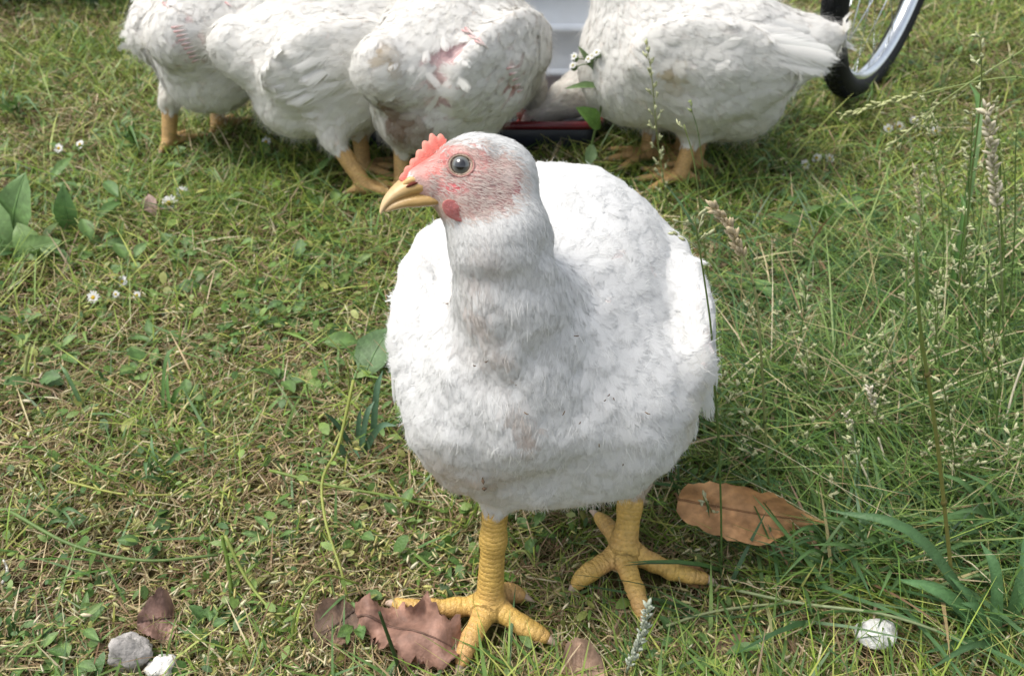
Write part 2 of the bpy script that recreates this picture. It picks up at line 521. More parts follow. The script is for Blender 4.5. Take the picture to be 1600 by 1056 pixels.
class Body:
    def __init__(s, prims, lump=.0022, seed=1, lumpw=None):
        s.p, s.lump, s.seed, s.lumpw = prims, lump, seed, lumpw
        s.nl = [p for p in prims if not p.leg]
        s.lg = [p for p in prims if p.leg]

    def raw(s, P):
        """union of the shapes, evaluated cell by cell with only the shapes that reach the cell"""
        if len(P) < 400:
            return s._raw(P, s.p)
        B = .028
        key = np.floor((P + 10) / B).astype(np.int64)
        kk = (key[:, 0] * 4096 + key[:, 1]) * 4096 + key[:, 2]
        o = np.argsort(kk)
        ks = kk[o]
        cut = np.flatnonzero(np.diff(ks)) + 1
        st = np.r_[0, cut]; en = np.r_[cut, len(o)]
        cc = (key[o[st]] + .5) * B - 10
        D = np.stack([p.d(cc) for p in s.p], 1)
        kx = np.array([p.k for p in s.p])
        act = D < D.min(1, keepdims=True) + B * 1.9 + kx[None] + .004
        out = np.empty(len(P))
        Ps = P[o]
        res = np.empty(len(P))
        for i in range(len(st)):
            res[st[i]:en[i]] = s._raw(Ps[st[i]:en[i]], [p for p, a in zip(s.p, act[i]) if a])
        out[o] = res
        return out

    def _raw(s, P, prims):
        d = None
        for p in prims:
            e = p.d(P)
            if d is None:
                d = e
            else:
                h = np.clip(.5 + .5 * (d - e) / p.k, 0, 1)
                d = d * (1 - h) + e * h - p.k * h * (1 - h)
        return d

    def __call__(s, P):
        P = np.asarray(P, float)
        d = s.raw(P)
        if s.lump:
            nr = np.where(np.abs(d) < .012)[0]
            if len(nr):
                Q = P[nr]
                w = s.lumpw(Q)
                d[nr] -= w * s.lump * (vnoise(Q, 45, s.seed) + .6 * vnoise(Q, 95, s.seed + 1))
        return d

    def weights(s, P, sig=.008):
        D = np.stack([p.d(P) for p in s.nl], 1)
        D = D - D.min(1, keepdims=True)
        W = np.exp(-D / sig)
        return W / W.sum(1, keepdims=True)

    def legw(s, P):
        w = np.zeros(len(P))
        lo = np.where(P[:, 2] < .17)[0]
        Q = P[lo]
        dl = np.min([p.d(Q) for p in s.lg], 0)
        dn = np.min([p.d(Q) for p in s.nl], 0)
        w[lo] = 1 / (1 + np.exp(np.clip((dl - dn) / .002, -30, 30)))
        return w

    def grad(s, P, e=.0009):
        K = np.array([[1, -1, -1], [-1, -1, 1], [-1, 1, -1], [1, 1, 1]], float)
        return unit(sum(k[None] * s(P + k * e)[:, None] for k in K))

    def hit(s, px, py):
        d = unit(ray(px, py)); p = CAMP + d * .2
        for _ in range(200):
            e = s(p[None])[0]
            if e < .0003: break
            p = p + d * max(e * .7, .0002)
            if p[1] > 4: return None
        return p

    def mesh(s, step):
        lo = np.min([np.minimum(p.a, p.a if p.b is None else p.b) - np.max(np.r_[p.ra, p.rb or 0]) for p in s.p], 0) - .02
        hi = np.max([np.maximum(p.a, p.a if p.b is None else p.b) + np.max(np.r_[p.ra, p.rb or 0]) for p in s.p], 0) + .02
        B = 4
        nb = np.ceil((hi - lo) / (step * B)).astype(int) + 1
        I = np.stack(np.meshgrid(*[np.arange(n) for n in nb], indexing='ij'), -1).reshape(-1, 3)
        d = s.raw(lo + (I + .5) * step * B)
        I = I[np.abs(d) < step * B * 1.6 + .004]
        loc = np.stack(np.meshgrid(*[np.arange(B)] * 3, indexing='ij'), -1).reshape(-1, 3)
        C = (I[:, None, :] * B + loc[None]).reshape(-1, 3)
        n = nb * B + 2
        key = lambda A: (A[..., 0] * n[1] + A[..., 1]) * n[2] + A[..., 2]
        cor = np.array([[i, j, k] for i in (0, 1) for j in (0, 1) for k in (0, 1)])
        ck = key(C[:, None, :] + cor[None])
        uk, inv = np.unique(ck.ravel(), return_inverse=True)
        uI = np.stack([uk // (n[1] * n[2]), (uk // n[2]) % n[1], uk % n[2]], 1)
        uv = s(lo + uI * step)
        val = uv[inv].reshape(-1, 8)
        act = (val.min(1) < 0) & (val.max(1) >= 0)
        C, val = C[act], val[act]
        o = np.argsort(key(C)); C, val = C[o], val[o]
        cell = key(C)
        edges = [(a, b) for a in range(8) for b in range(a + 1, 8) if np.abs(cor[a] - cor[b]).sum() == 1]
        acc = np.zeros((len(C), 3)); cnt = np.zeros(len(C))
        for a, b in edges:
            va, vb = val[:, a], val[:, b]
            x = (va < 0) != (vb < 0)
            t = va / np.where(va == vb, 1, va - vb)
            pt = cor[a] + t[:, None] * (cor[b] - cor[a])
            acc[x] += pt[x]; cnt[x] += 1
        V = lo + (C + acc / cnt[:, None]) * step
        Q = []
        for ax in range(3):
            u, v = (ax + 1) % 3, (ax + 2) % 3
            e = np.zeros(3, int); e[ax] = 1
            ca = 0; cb = [i for i in range(8) if (cor[i] == e).all()][0]
            x = np.where((val[:, ca] < 0) != (val[:, cb] < 0))[0]
            base = C[x]
            idx = []
            ok = np.ones(len(x), bool)
            for (du, dv) in ((0, 0), (-1, 0), (-1, -1), (0, -1)):
                nb_ = base.copy(); nb_[:, u] += du; nb_[:, v] += dv
                kk = key(nb_)
                j = np.clip(np.searchsorted(cell, kk), 0, len(cell) - 1)
                ok &= cell[j] == kk
                idx.append(j)
            q = np.stack(idx, 1)
            flip = val[x, ca] >= 0
            q[flip] = q[flip][:, ::-1]
            Q.append(q[ok])
        Q = np.concatenate(Q)
        for _ in range(2):
            V = V - s.grad(V) * s(V)[:, None] * .9
        return V, Q


def sample_mesh(V, Q, N, dens, rng):
    a = V[Q[:, 0]]; b = V[Q[:, 1]]; c = V[Q[:, 2]]; d = V[Q[:, 3]]
    ar = .5 * np.linalg.norm(np.cross(c - a, d - b), axis=1) * dens
    i = rng.choice(len(Q), N, p=ar / ar.sum())
    u, v = rng.random((2, N, 1))
    return a[i] * (1 - u) * (1 - v) + b[i] * u * (1 - v) + c[i] * u * v + d[i] * (1 - u) * v


def plumage(body, V, Q, nf, nz, colf, maskf, rng, lift=1.0, fuzz_len=1.0, fuzz_up=1.0, fdens=None, jitter=.22):
    """contour feathers (small curved vanes hugging the body) and loose barbs between them"""
    cen = V[Q].mean(1)
    W = body.weights(cen)
    Ls = np.array([p.L for p in body.nl]); Ws = np.array([p.W for p in body.nl])
    FL = np.array([p.flow for p in body.nl])
    m = np.clip((1 - body.legw(cen)) * 1.6 - .6, 0, 1) * maskf(cen)
    bag = Bag()
    # --- vanes
    dens = m / ((W @ Ls) * (W @ Ws)) + 1e-9
    P = sample_mesh(V, Q, nf, dens, rng)
    Wp = body.weights(P)
    n = body.grad(P)
    fl = Wp @ FL + rng.normal(0, jitter, (nf, 3))
    fl = unit(fl - n * (fl * n).sum(1, keepdims=True))
    sd = np.cross(n, fl)
    L = (Wp @ Ls) * rng.uniform(.75, 1.25, nf); Wd = (Wp @ Ws) * rng.uniform(.8, 1.2, nf)
    S = np.array([0, .3, .6, .85, 1.0]); wp = np.array([.45, .9, 1.0, .72, .16])
    T = np.array([-.5, 0, .5])
    X = P[:, None, None, :] + fl[:, None, None, :] * (L[:, None] * S)[:, :, None, None] + sd[:, None, None, :] * (Wd[:, None, None] * wp[None, :, None] * T[None, None, :])[..., None]
    nn = np.repeat(n[:, None, :], 15, 1).reshape(-1, 3)
    X = X.reshape(-1, 3)
    li = (rng.uniform(.04, .13, nf) * lift)
    hgt = (L[:, None, None] * li[:, None, None] * (S[None, :, None] ** 1.3) * (1 - .55 * np.abs(T[None, None, :]) * 2 * S[None, :, None])) - .0002
    hgt = hgt + (rng.uniform(0, .045, nf) * L * lift)[:, None, None]
    for _ in range(2):
        X = X - nn * (np.clip(body(X), -.012, .012) - np.broadcast_to(hgt, (nf, 5, 3)).ravel())[:, None]
    r = np.arange(4)[:, None] * 3; c = np.arange(2)[None, :]
    q = np.stack([r + c, r + c + 1, r + c + 4, r + c + 3], -1).reshape(-1, 4)
    qq = ((np.arange(nf) * 15)[:, None, None] + q[None]).reshape(-1, 4)
    col = colf(P) * rng.uniform(.94, 1.04, (nf, 1))
    bag.add(X, qq, None, np.repeat(np.clip(col, 0, .9), 15, 0))
    va = {'vs': np.tile(np.repeat(S, 3), nf), 'vt': np.tile(np.tile(T * 2, 5), nf), 'vr': np.repeat(rng.random(nf), 15)}
    vanes = bag.get()
    bag = Bag()
    # --- barbs
    dz = m / (W @ Ls) + 1e-9
    if fdens is not None: dz = dz * fdens(cen)
    P = sample_mesh(V, Q, nz, dz, rng)
    Wp = body.weights(P)
    n = body.grad(P)
    fl = Wp @ FL + rng.normal(0, .26, (nz, 3))
    fl = unit(fl - n * (fl * n).sum(1, keepdims=True))
    L = (Wp @ Ls) * rng.uniform(.3, .8, nz) * fuzz_len
    up = rng.uniform(.02, .13, nz)[:, None] * lift * fuzz_up * np.clip(.55 + 2.2 * np.clip(.5 + vnoise(P, 30, 77), 0, 1), .5, 1.8)[:, None]
    sd = unit(np.cross(n, fl) + rng.normal(0, .5, (nz, 3)))
    s = np.array([0, .5, 1.0])
    pth = P[:, None, :] + n[:, None, :] * .0006 + fl[:, None, :] * (L[:, None] * s)[..., None] + n[:, None, :] * ((L[:, None] * up) * (s ** 1.2))[..., None] + sd[:, None, :] * (rng.normal(0, .14, (nz, 1)) * L[:, None] * s ** 2)[..., None]
    wd = rng.uniform(.00012, .00036, nz)[:, None] * np.array([1, .8, .2])
    V2, q2, c2 = ribbons(pth, wd, sd, np.clip(colf(P) * rng.uniform(.95, 1.06, (nz, 1)), 0, .9))
    bag.add(V2, q2, None, c2)
    return vanes, va, bag.get()


def put_plumage(root, pl):
    (V, f, c), va, (V2, f2, c2) = pl
    part('plumage', V, f, M_VANE, root, c, attrs=va, kind='stuff')
    part('down', V2, f2, M_FEATHER, root, c2, kind='stuff')


def vane(base, tip, normal, width, col, sag=.06, curve=.0, rows=9):
    """a single large feather: two vane halves folded on a raised shaft"""
    base, tip = np.asarray(base, float), np.asarray(tip, float)
    ax = tip - base; L = np.linalg.norm(ax)
    n = unit(np.asarray(normal, float) - ax * (np.asarray(normal, float) @ ax) / (L * L))
    sd = np.cross(n, ax / L)
    s = np.linspace(0, 1, rows)
    w = width * np.interp(s, [0, .12, .5, .85, .96, 1], [.15, .7, 1, .85, .45, .1])
    V = []
    for i, si in enumerate(s):
        c = base + ax * si - n * sag * L * (si ** 2) + sd * curve * L * si ** 2
        j = random.uniform(-.04, .04) * w[i]
        for t, h in ((-.5, -.12), (-.25, 0.02), (0, .06), (.25, 0.02), (.5, -.12)):
            V.append(c + sd * (t * w[i] + (j if abs(t) == .5 else 0)) + n * h * w[i])
    q = [[r * 5 + c, r * 5 + c + 1, r * 5 + c + 6, r * 5 + c + 5] for r in range(rows - 1) for c in range(4)]
    va = {'vs': np.repeat(s * .86, 5), 'vt': np.tile([-.9, -.45, 0, .45, .9], rows), 'vr': np.full(rows * 5, random.random())}
    return np.array(V), np.array(q), col, va


def claw(bag_parent, base, direction, L, r, mat, up=(0, 0, 1), col=(.55, .42, .34)):
    d = unit(direction); up = np.asarray(up, float)
    t = np.linspace(0, 1, 7)
    path = np.asarray(base)[None] + d[None] * (L * t)[:, None] - up[None] * (L * .35 * t ** 2)[:, None]
    V, q, tr = tube(path, r * (1 - t) ** .7 + .0003, 8)
    c = np.array(col)[None] * np.interp(np.r_[np.repeat(t, 8), 0, 1], [0, 1], [.95, 1.25])[:, None]
    return part('claw', V, [q, tr], mat, bag_parent, c)


def toe_chain(pts, r0, r1, k=.006):
    """a toe as rounded cones with knuckle bulges"""
    P = catmull(pts, 6)
    out = []
    for i in range(5):
        ra = r0 + (r1 - r0) * i / 5; rb = r0 + (r1 - r0) * (i + 1) / 5
        out.append(CON(P[i], P[i + 1], ra * (1.06 if i % 2 else .95), rb * (.95 if i % 2 else 1.06), k=k, flow=P[-1] - P[0], feath=0, leg=1))
    return out


def body_attrs(body, V, period=.0042):
    leg = body.legw(V)
    D = np.stack([p.d(V) if p.leg else np.full(len(V), 9.0) for p in body.p], 1)
    sc = np.zeros(len(V))
    off = 0.0
    best = D.argmin(1)
    for i, p in enumerate(body.p):
        if p.leg:
            m = best == i
            sc[m] = (off + p.t(V[m])) / period
            off += np.linalg.norm(p.b - p.a)
    return leg, sc

# ================================================================== GROUND
def grid_sheet(x0, x1, y0, y1, nx, ny, zf):
    X, Y = np.meshgrid(np.linspace(x0, x1, nx), np.linspace(y0, y1, ny), indexing='ij')
    X, Y = X.ravel(), Y.ravel()
    V = np.stack([X, Y, zf(X, Y)], 1)
    i = np.arange(nx - 1)[:, None] * ny; j = np.arange(ny - 1)[None, :]
    q = np.stack([i + j, i + ny + j, i + ny + j + 1, i + j + 1], -1).reshape(-1, 4)
    return V, q


M_SOIL = mat_ground()
gx = np.concatenate([-np.geomspace(400, 3, 14), np.linspace(-2.6, 2.6, 150), np.geomspace(3, 400, 14)])
gy = np.concatenate([-np.geomspace(400, .8, 12), np.linspace(-.5, 3.6, 130), np.geomspace(4, 600, 14)])
X, Y = np.meshgrid(gx, gy, indexing='ij')
nx, ny = X.shape
X, Y = X.ravel(), Y.ravel()
V = np.stack([X, Y, ground_z(X, Y)], 1)
i = np.arange(nx - 1)[:, None] * ny; j = np.arange(ny - 1)[None, :]
q = np.stack([i + j, i + ny + j, i + ny + j + 1, i + j + 1], -1).reshape(-1, 4)
tag(obj('ground', mesh_np('ground', V, q), M_SOIL), kind='structure')

# ================================================================== THE NEAR CHICKEN
YELLOW = np.array([.60, .385, .10]); WHITE = np.array([.80, .80, .785])
hen = thing('chicken', G(870, 905), 'white chicken standing in front with its head turned, showing one eye and a red comb', 'chicken', 'white chickens on the grass')
DH = .48
PXM = DH / F_PX
R_, T_ = RGT, -FWD
cy, sy = math.cos(math.radians(12)), math.sin(math.radians(12))
hf = unit(-R_ * cy + T_ * sy)
hl = unit(np.array([sy, -math.cos(math.radians(20)) * cy, math.sin(math.radians(20))]))
hl = unit(hl - hf * (hl @ hf))
hu = np.cross(hf, hl); hu = hu if hu[2] > 0 else -hu
HAX = np.stack([hf, hl, hu])


def hp(px, py, off=0.0):
    return atD(px, py, DH - (745 - px) * PXM * math.tan(math.radians(12)) - off)


def m(px, py, Y): return at(px, py, Y)


tail_ax = np.array([[1, 0, 0], unit([0, 1, -.10]), unit([0, .10, 1])])
tr_c = np.array([.034, .555, .208])
H = [
    ELL(tr_c, (.100, .128, .101), tail_ax, k=.03, flow=(0, .75, -.9), L=.026, W=.018),
    ELL((-.022, .470, .182), (.056, .066, .070), k=.03, flow=(-.1, .5, -1), L=.024, W=.015),
    ELL((.070, .474, .180), (.064, .070, .070), k=.010, flow=(.15, .5, -1), L=.024, W=.015),
    ELL((.024, .474, .137), (.082, .062, .037), k=.02, flow=(0, .5, -1), L=.022, W=.012),
    # folded wings, with the bend of each wing at the front
    ELL((.111, .560, .198), (.026, .118, .064), np.array([unit([1, .1, -.15]), unit([-.1, 1, -.25]), unit([.18, .25, 1])]), k=.009, flow=(.05, 1, -.5), L=.024, W=.018),
    CON((.101, .476, .178), (.108, .56, .197), .026, .036, k=.008, flow=(.1, .8, -.6), L=.020, W=.014),
    ELL((-.054, .560, .198), (.026, .118, .064), np.array([unit([1, -.1, .15]), unit([.1, 1, -.25]), unit([-.18, .25, 1])]), k=.009, flow=(-.05, 1, -.5), L=.024, W=.018),
    CON((-.050, .478, .178), (-.051, .56, .197), .025, .036, k=.008, flow=(-.1, .8, -.6), L=.020, W=.014),
    # rump and tail
    CON((.045, .64, .185), (.055, .715, .165), .075, .030, k=.05, flow=(0, 1, .1), L=.034, W=.018),
    # thighs
    CON((-.010, .478, .150), m(777, 752, .436), .036, .0145, k=.012, flow=(0, .1, -1), L=.018, W=.010),
    CON((.082, .520, .150), m(993, 740, .502), .040, .0150, k=.014, flow=(0, .1, -1), L=.018, W=.010),
    # neck
    CON(m(810, 590, .450), m(795, 450, .435), .056, .0285, k=.045, flow=(0, -.25, -1), L=.020, W=.0075),
    CON(m(795, 450, .435), hp(782, 362, -.004), .0285, .0240, k=.022, flow=(0, -.2, -1), L=.018, W=.006),
    CON(hp(783, 362, -.004), hp(770, 300, -.004), .0243, .0208, k=.016, flow=(.35, .1, -1), L=.013, W=.0045),
    # head
    ELL(hp(760, 271, 0), (.0290, .0190, .0218), HAX, k=.012, flow=-hf - hu * .55, L=.0085, W=.0032),
    CON(hp(735, 258, 0), hp(652, 281, 0), .0135, .0066, k=.010, flow=-hf, L=.005, W=.002),
    CON(hp(735, 284, 0), hp(678, 289, 0), .0165, .0092, k=.012, flow=-hf, L=.005, W=.002),
    ELL(hp(752, 308, .0), (.0235, .0180, .0158), HAX, k=.010, flow=-hf - hu * .3, L=.005, W=.002),
    ELL(hp(786, 290, .012), (.0085, .006, .0100), HAX, k=.006, flow=-hf - hu, L=.004, W=.0015),
    ELL(hp(786, 290, -.014), (.0085, .006, .0100), HAX, k=.006, flow=-hf - hu, L=.004, W=.0015),
    CON(hp(708, 240, .012), hp(752, 236, .0155), .0042, .0040, k=.008, flow=-hf, L=.005, W=.002),
    CON(hp(728, 330, 0), hp(756, 385, -.006), .0100, .0165, k=.014, flow=(.2, -.1, -1), L=.010, W=.003),
]
# legs: near one (its right), far one (its left)
k1, a1 = m(777, 745, .436), G(765, 938, .019)
k2, a2 = m(993, 728, .502), G(976, 858, .021)
LEGS = []
feet = []
for (kn, an, toes, back) in (
        (k1, a1, [[(742, 946, .014), (690, 950, .013), (650, 950, .012), (622, 944, .011)],
                  [(757, 960, .016), (742, 985, .016), (730, 1010, .013), (722, 1032, .009)],
                  [(780, 950, .015), (805, 970, .014), (832, 984, .012), (850, 994, .009)]], [(785, 925, .012), (800, 926, .010), (812, 930, .008)]),
        (k2, a2, [[(955, 872, .016), (930, 888, .016), (912, 900, .014), (902, 911, .009)],
                  [(977, 880, .018), (988, 908, .018), (998, 938, .015), (1003, 958, .010)],
                  [(1000, 868, .016), (1035, 886, .015), (1070, 897, .013), (1098, 903, .010)]], [(962, 838, .020), (948, 820, .018), (936, 808, .018)])):
    mid = (kn + an) / 2 + np.array([0, .002, 0])
    LEGS.append(CON(kn, mid, .0113, .0090, k=.008, flow=an - kn, feath=0, leg=1))
    LEGS.append(CON(mid, an, .0090, .0109, k=.008, flow=an - kn, feath=0, leg=1))
    for tp in toes:
        P = [an + np.array([0, 0, -.004])] + [G(*t) for t in tp]
        LEGS += toe_chain(P, .0082, .0051)
        feet.append((P[-1], unit(P[-1] - P[-2]), .0060))
    P = [an + np.array([0, .004, 0])] + [G(*t) for t in back]
    LEGS += toe_chain(P, .0070, .0046)
    feet.append((P[-1], unit(P[-1] - P[-2]), .0054))
H += LEGS
hero = Body(H, lump=.0030, seed=11, lumpw=lambda P: np.clip((P[:, 2] - .095) / .03, 0, 1) * np.clip((np.linalg.norm(P - hp(740, 285, 0), axis=1) - .035) / .03, 0, 1))
HV, HQ = hero.mesh(.0021)


def head_uv(P):
    """picture-size coordinates on the head's own mid plane, origin at the skull"""
    Q = P - hp(745, 275, 0)
    return 745 - (Q @ hf) / PXM / cy, 275 - (Q @ UPV) / PXM, Q @ hl


def ell2(u, v, cx, cy_, rx, ry):
    return ((u - cx) / rx) ** 2 + ((v - cy_) / ry) ** 2


def bare_face(P):
    u, v, w = head_uv(P)
    near = np.linalg.norm(P - hp(745, 290, 0), axis=1) < .06
    e = np.minimum(ell2(u, v, 735, 292, 74, 56), np.minimum(ell2(u, v, 672, 275, 62, 44), ell2(u, v, 690, 325, 40, 20)))
    return near, e, u, v


def hero_mask(P):
    near, e, u, v = bare_face(P)
    e = e + .42 * vnoise(P, 170, 61) + .2 * vnoise(P, 420, 62)
    mk = np.where(near, np.clip((e - .8) * 3.2, .0, 1), 1.0)
    return mk


def blend(a, b, t):
    t = np.clip(t, 0, 1)[:, None]
    return a * (1 - t) + np.asarray(b) * t


def hero_feather_col(P):
    c = np.repeat(WHITE[None, :], len(P), 0)
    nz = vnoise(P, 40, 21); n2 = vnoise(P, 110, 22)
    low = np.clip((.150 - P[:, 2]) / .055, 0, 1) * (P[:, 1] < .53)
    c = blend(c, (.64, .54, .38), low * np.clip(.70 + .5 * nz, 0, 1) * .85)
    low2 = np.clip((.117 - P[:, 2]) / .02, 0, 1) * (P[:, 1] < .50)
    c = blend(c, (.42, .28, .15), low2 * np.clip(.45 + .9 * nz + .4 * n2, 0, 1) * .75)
    px, py = to_px(P)
    crease = np.exp(-((px - (784 + (py - 540) * .30)) / 15) ** 2) * np.clip((py - 500) / 60, 0, 1) * np.clip((740 - py) / 60, 0, 1) * (P[:, 1] < .47)
    brn = np.exp(-((px - 715) / 70) ** 2 - ((py - 742) / 42) ** 2) * (P[:, 1] < .48)
    c = blend(c, (.52, .36, .20), brn * np.clip(.55 + .6 * nz + .4 * n2, 0, 1) * .8)
    c = blend(c, (.60, .47, .38), crease * np.clip(.5 + .6 * nz, 0, 1) * .8)
    px, py = to_px(P)
    thr = np.exp(-((px - 752) / 26) ** 2 - ((py - 455) / 85) ** 2) * (P[:, 1] < .475)
    c = blend(c, (.66, .52, .44), thr * np.clip(.5 + .8 * n2, 0, 1) * .7)
    wb = np.exp(-np.sum(((P - np.array([.128, .448, .195])) / np.array([.02, .03, .022])) ** 2, 1))
    c = blend(c, (.68, .62, .47), wb * .8)
    u = head_uv(P)
    return c


def hero_body_col(P):
    leg = hero.legw(P)
    c = np.repeat(np.array([[.76, .70, .67]]), len(P), 0)
    nz = vnoise(P, 120, 31); n2 = vnoise(P, 330, 32)
    # shanks and toes
    y = YELLOW[None] * (1 + .16 * nz[:, None]) * (1 + .10 * n2[:, None])
    y = blend(y, (.60, .34, .16), np.clip(.2 + .6 * vnoise(P, 60, 33), 0, 1) * np.clip((.045 - P[:, 2]) / .03, 0, 1))
    c = c * (1 - leg[:, None]) + y * leg[:, None]
    near, e, u, v = bare_face(P)
    f = np.zeros_like(c)
    f[:] = (.52, .34, .30)
    f = blend(f, (.31, .19, .175), np.clip(1.2 - ell2(u, v, 765, 315, 55, 36), 0, 1) * np.clip(.7 + .5 * n2, 0, 1))
    f = blend(f, (.70, .60, .55), np.clip(1 - ell2(u, v, 790, 285, 20, 22), 0, 1) * .8)
    f = blend(f, (.72, .20, .17), np.clip(1.25 - ell2(u, v, 672, 258, 36, 34), 0, 1) * np.clip(.85 + .3 * nz, 0, 1))
    f = blend(f, (.62, .20, .19), np.clip(1.4 - np.abs(ell2(u, v, 721, 257, 31, 26) - 1) * 1.8, 0, 1) * .55 * np.clip(.7 + .8 * n2, 0, 1))
    f = blend(f, (.58, .12, .13), np.clip(1.1 - ell2(u, v, 700, 303, 26, 12), 0, 1) * np.clip(.85 + .5 * n2, 0, 1))
    f = blend(f, (.45, .16, .17), np.clip(1.1 - ell2(u, v, 800, 300, 10, 26), 0, 1) * .7)
    f = blend(f, (.62, .44, .34), np.clip(1.1 - ell2(u, v, 690, 330, 26, 12), 0, 1))
    t = near * np.clip((1.35 - e - .2 * nz) * 2.5, 0, 1)
    return c * (1 - t[:, None]) + f * t[:, None]


leg, sc = body_attrs(hero, HV)
part('body', HV, HQ, M_HEN, hen, hero_body_col(HV), attrs={'leg': leg, 'scute': sc})
rng = np.random.default_rng(3)


def hero_fdens(P):
    px, py = to_px(P)
    return 1 + 2.5 * (P[:, 2] < .135) + 1.0 * (P[:, 1] < .45)


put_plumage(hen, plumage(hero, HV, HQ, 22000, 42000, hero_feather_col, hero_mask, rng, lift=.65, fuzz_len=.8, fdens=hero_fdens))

# thin hair-like feathers on the bare face
cen = HV[HQ].mean(1)
near, e, u, v = bare_face(cen)
fm = (near & (e < 1.35) & (u > 660)).astype(float) * np.clip(.25 + .75 * (ell2(u, v, 720, 258, 30, 24) > 1) * (ell2(u, v, 668, 262, 26, 24) > .6), 0, 1)
P = sample_mesh(HV, HQ, 3600, fm + 1e-9, rng)
n = hero.grad(P)
fl = -hf[None] - hu[None] * rng.uniform(-.1, .7, (3600, 1)) + rng.normal(0, .2, (3600, 3))
fl = unit(fl - n * (fl * n).sum(1, keepdims=True))
L = rng.uniform(.0016, .0046, 3600)
s = np.array([0, .5, 1.0])
pth = P[:, None] + fl[:, None] * (L[:, None] * s)[..., None] + n[:, None] * (.0002 + L[:, None] * .16 * s)[..., None]
V, q, c = ribbons(pth, np.full((3600, 1), .00036) * np.array([1, .8, .25]), np.cross(n, fl), np.repeat(np.array([[.64, .55, .50]]), 3600, 0))
part('face_bristles', V, q, M_FEATHER, hen, c, kind='stuff')

# long loose feathers along the flanks
for (px0, py0, px1, py1, w, nrm) in (
        (1085, 470, 1124, 640, .020, (.6, -.7, .3)), (1092, 500, 1131, 605, .018, (.7, -.6, .3)), (1080, 540, 1116, 668, .020, (.5, -.8, .2)),
        (1065, 575, 1098, 690, .018, (.4, -.9, .2)), (1098, 480, 1127, 570, .014, (.8, -.5, .3)), (1088, 455, 1112, 520, .016, (.7, -.5, .3)),
        (622, 560, 634, 672, .018, (-.6, -.7, .3)), (632, 585, 648, 700, .016, (-.5, -.8, .2)), (614, 540, 612, 640, .012, (-.8, -.5, .3)),
        (655, 600, 655, 690, .012, (-.5, -.8, .2))):
    Y0 = .535 if px0 > 900 else .545
    a = hero.hit(px0, py0)
    a = at(px0, py0, (a[1] if a is not None else Y0) + .004)
    b = at(px1, py1, a[1] + .012)
    V, q, c, va = vane(a, b, nrm, w, WHITE, sag=.05, curve=random.uniform(-.06, .06))
    part('long_feather', V, q, M_VANE, hen, c, attrs=va)

# specks of dirt caught in the plumage
bag = Bag()
pts = [(755, 745), (757, 757), (950, 612), (944, 620), (958, 618), (760, 560), (880, 640), (935, 690), (742, 566), (806, 596), (700, 470), (972, 720), (1010, 640), (905, 655), (822, 640), (900, 520), (745, 600), (985, 330), (780, 700), (860, 730), (1022, 610), (810, 560), (790, 620), (925, 555), (690, 600), (970, 545), (1000, 700)]
for (px, py) in pts[:16]:
    for kk in range(1):
        h_ = hero.hit(px + random.uniform(-6, 6) * kk, py + random.uniform(-6, 6) * kk)
        if h_ is None: continue
        d = unit(np.array([random.uniform(-1, 1), -.2, random.uniform(-1, .5)]))
        L_ = random.uniform(.0015, .004) * (1.6 if py in (745, 757) else 1)
        p0 = h_ + np.array([0, -.0045, .001])
        V, q, t = tube([p0 - d * L_ / 2, p0 + np.array([0, -.0005, 0]), p0 + d * L_ / 2], [.0002, .0004 if py not in (745, 757) else .0014, .0002], 4)
        bag.add(V, q, t, (.13, .09, .06) if random.random() < .7 else (.2, .13, .07))
V, f, c = bag.get()
part('dirt_flecks', V, f, M_DIRT, hen, c, kind='stuff')


# --- beak
def loft(sections, ns=14, power=1.0):
    """sections: (px_top, py_top, px_bot, py_bot, half width m) along the beak"""
    rings = []
    for (xt, yt, xb, yb, hw) in sections:
        a, b = hp(xt, yt), hp(xb, yb)
        c, r = (a + b) / 2, (a - b) / 2
        ang = np.arange(ns) * 2 * math.pi / ns
        ca, sa = np.cos(ang), np.sin(ang)
        wv = np.sign(sa) * np.abs(sa) ** .8
        rings.append(c + ca[:, None] * r + (wv * hw * (1 - .35 * np.clip(ca, 0, 1)))[:, None] * hl)
    rings = np.array(rings)
    m_ = len(rings)
    # smooth along the length
    out = np.stack([catmull(rings[:, j], (m_ - 1) * 4 + 1) for j in range(ns)], 1)
    n_ = len(out)
    V = np.concatenate([out.reshape(-1, 3), out[:1].mean(1), out[-1:].mean(1)])
    i = np.arange(n_ - 1)[:, None] * ns; j = np.arange(ns)[None]
    q = np.stack([i + j, i + (j + 1) % ns, i + ns + (j + 1) % ns, i + ns + j], -1).reshape(-1, 4)
    jj = np.arange(ns); K = n_ * ns
    t = np.concatenate([np.stack([np.full(ns, K), (jj + 1) % ns, jj], 1), np.stack([np.full(ns, K + 1), (n_ - 1) * ns + jj, (n_ - 1) * ns + (jj + 1) % ns], 1)])
    return V, [q, t]


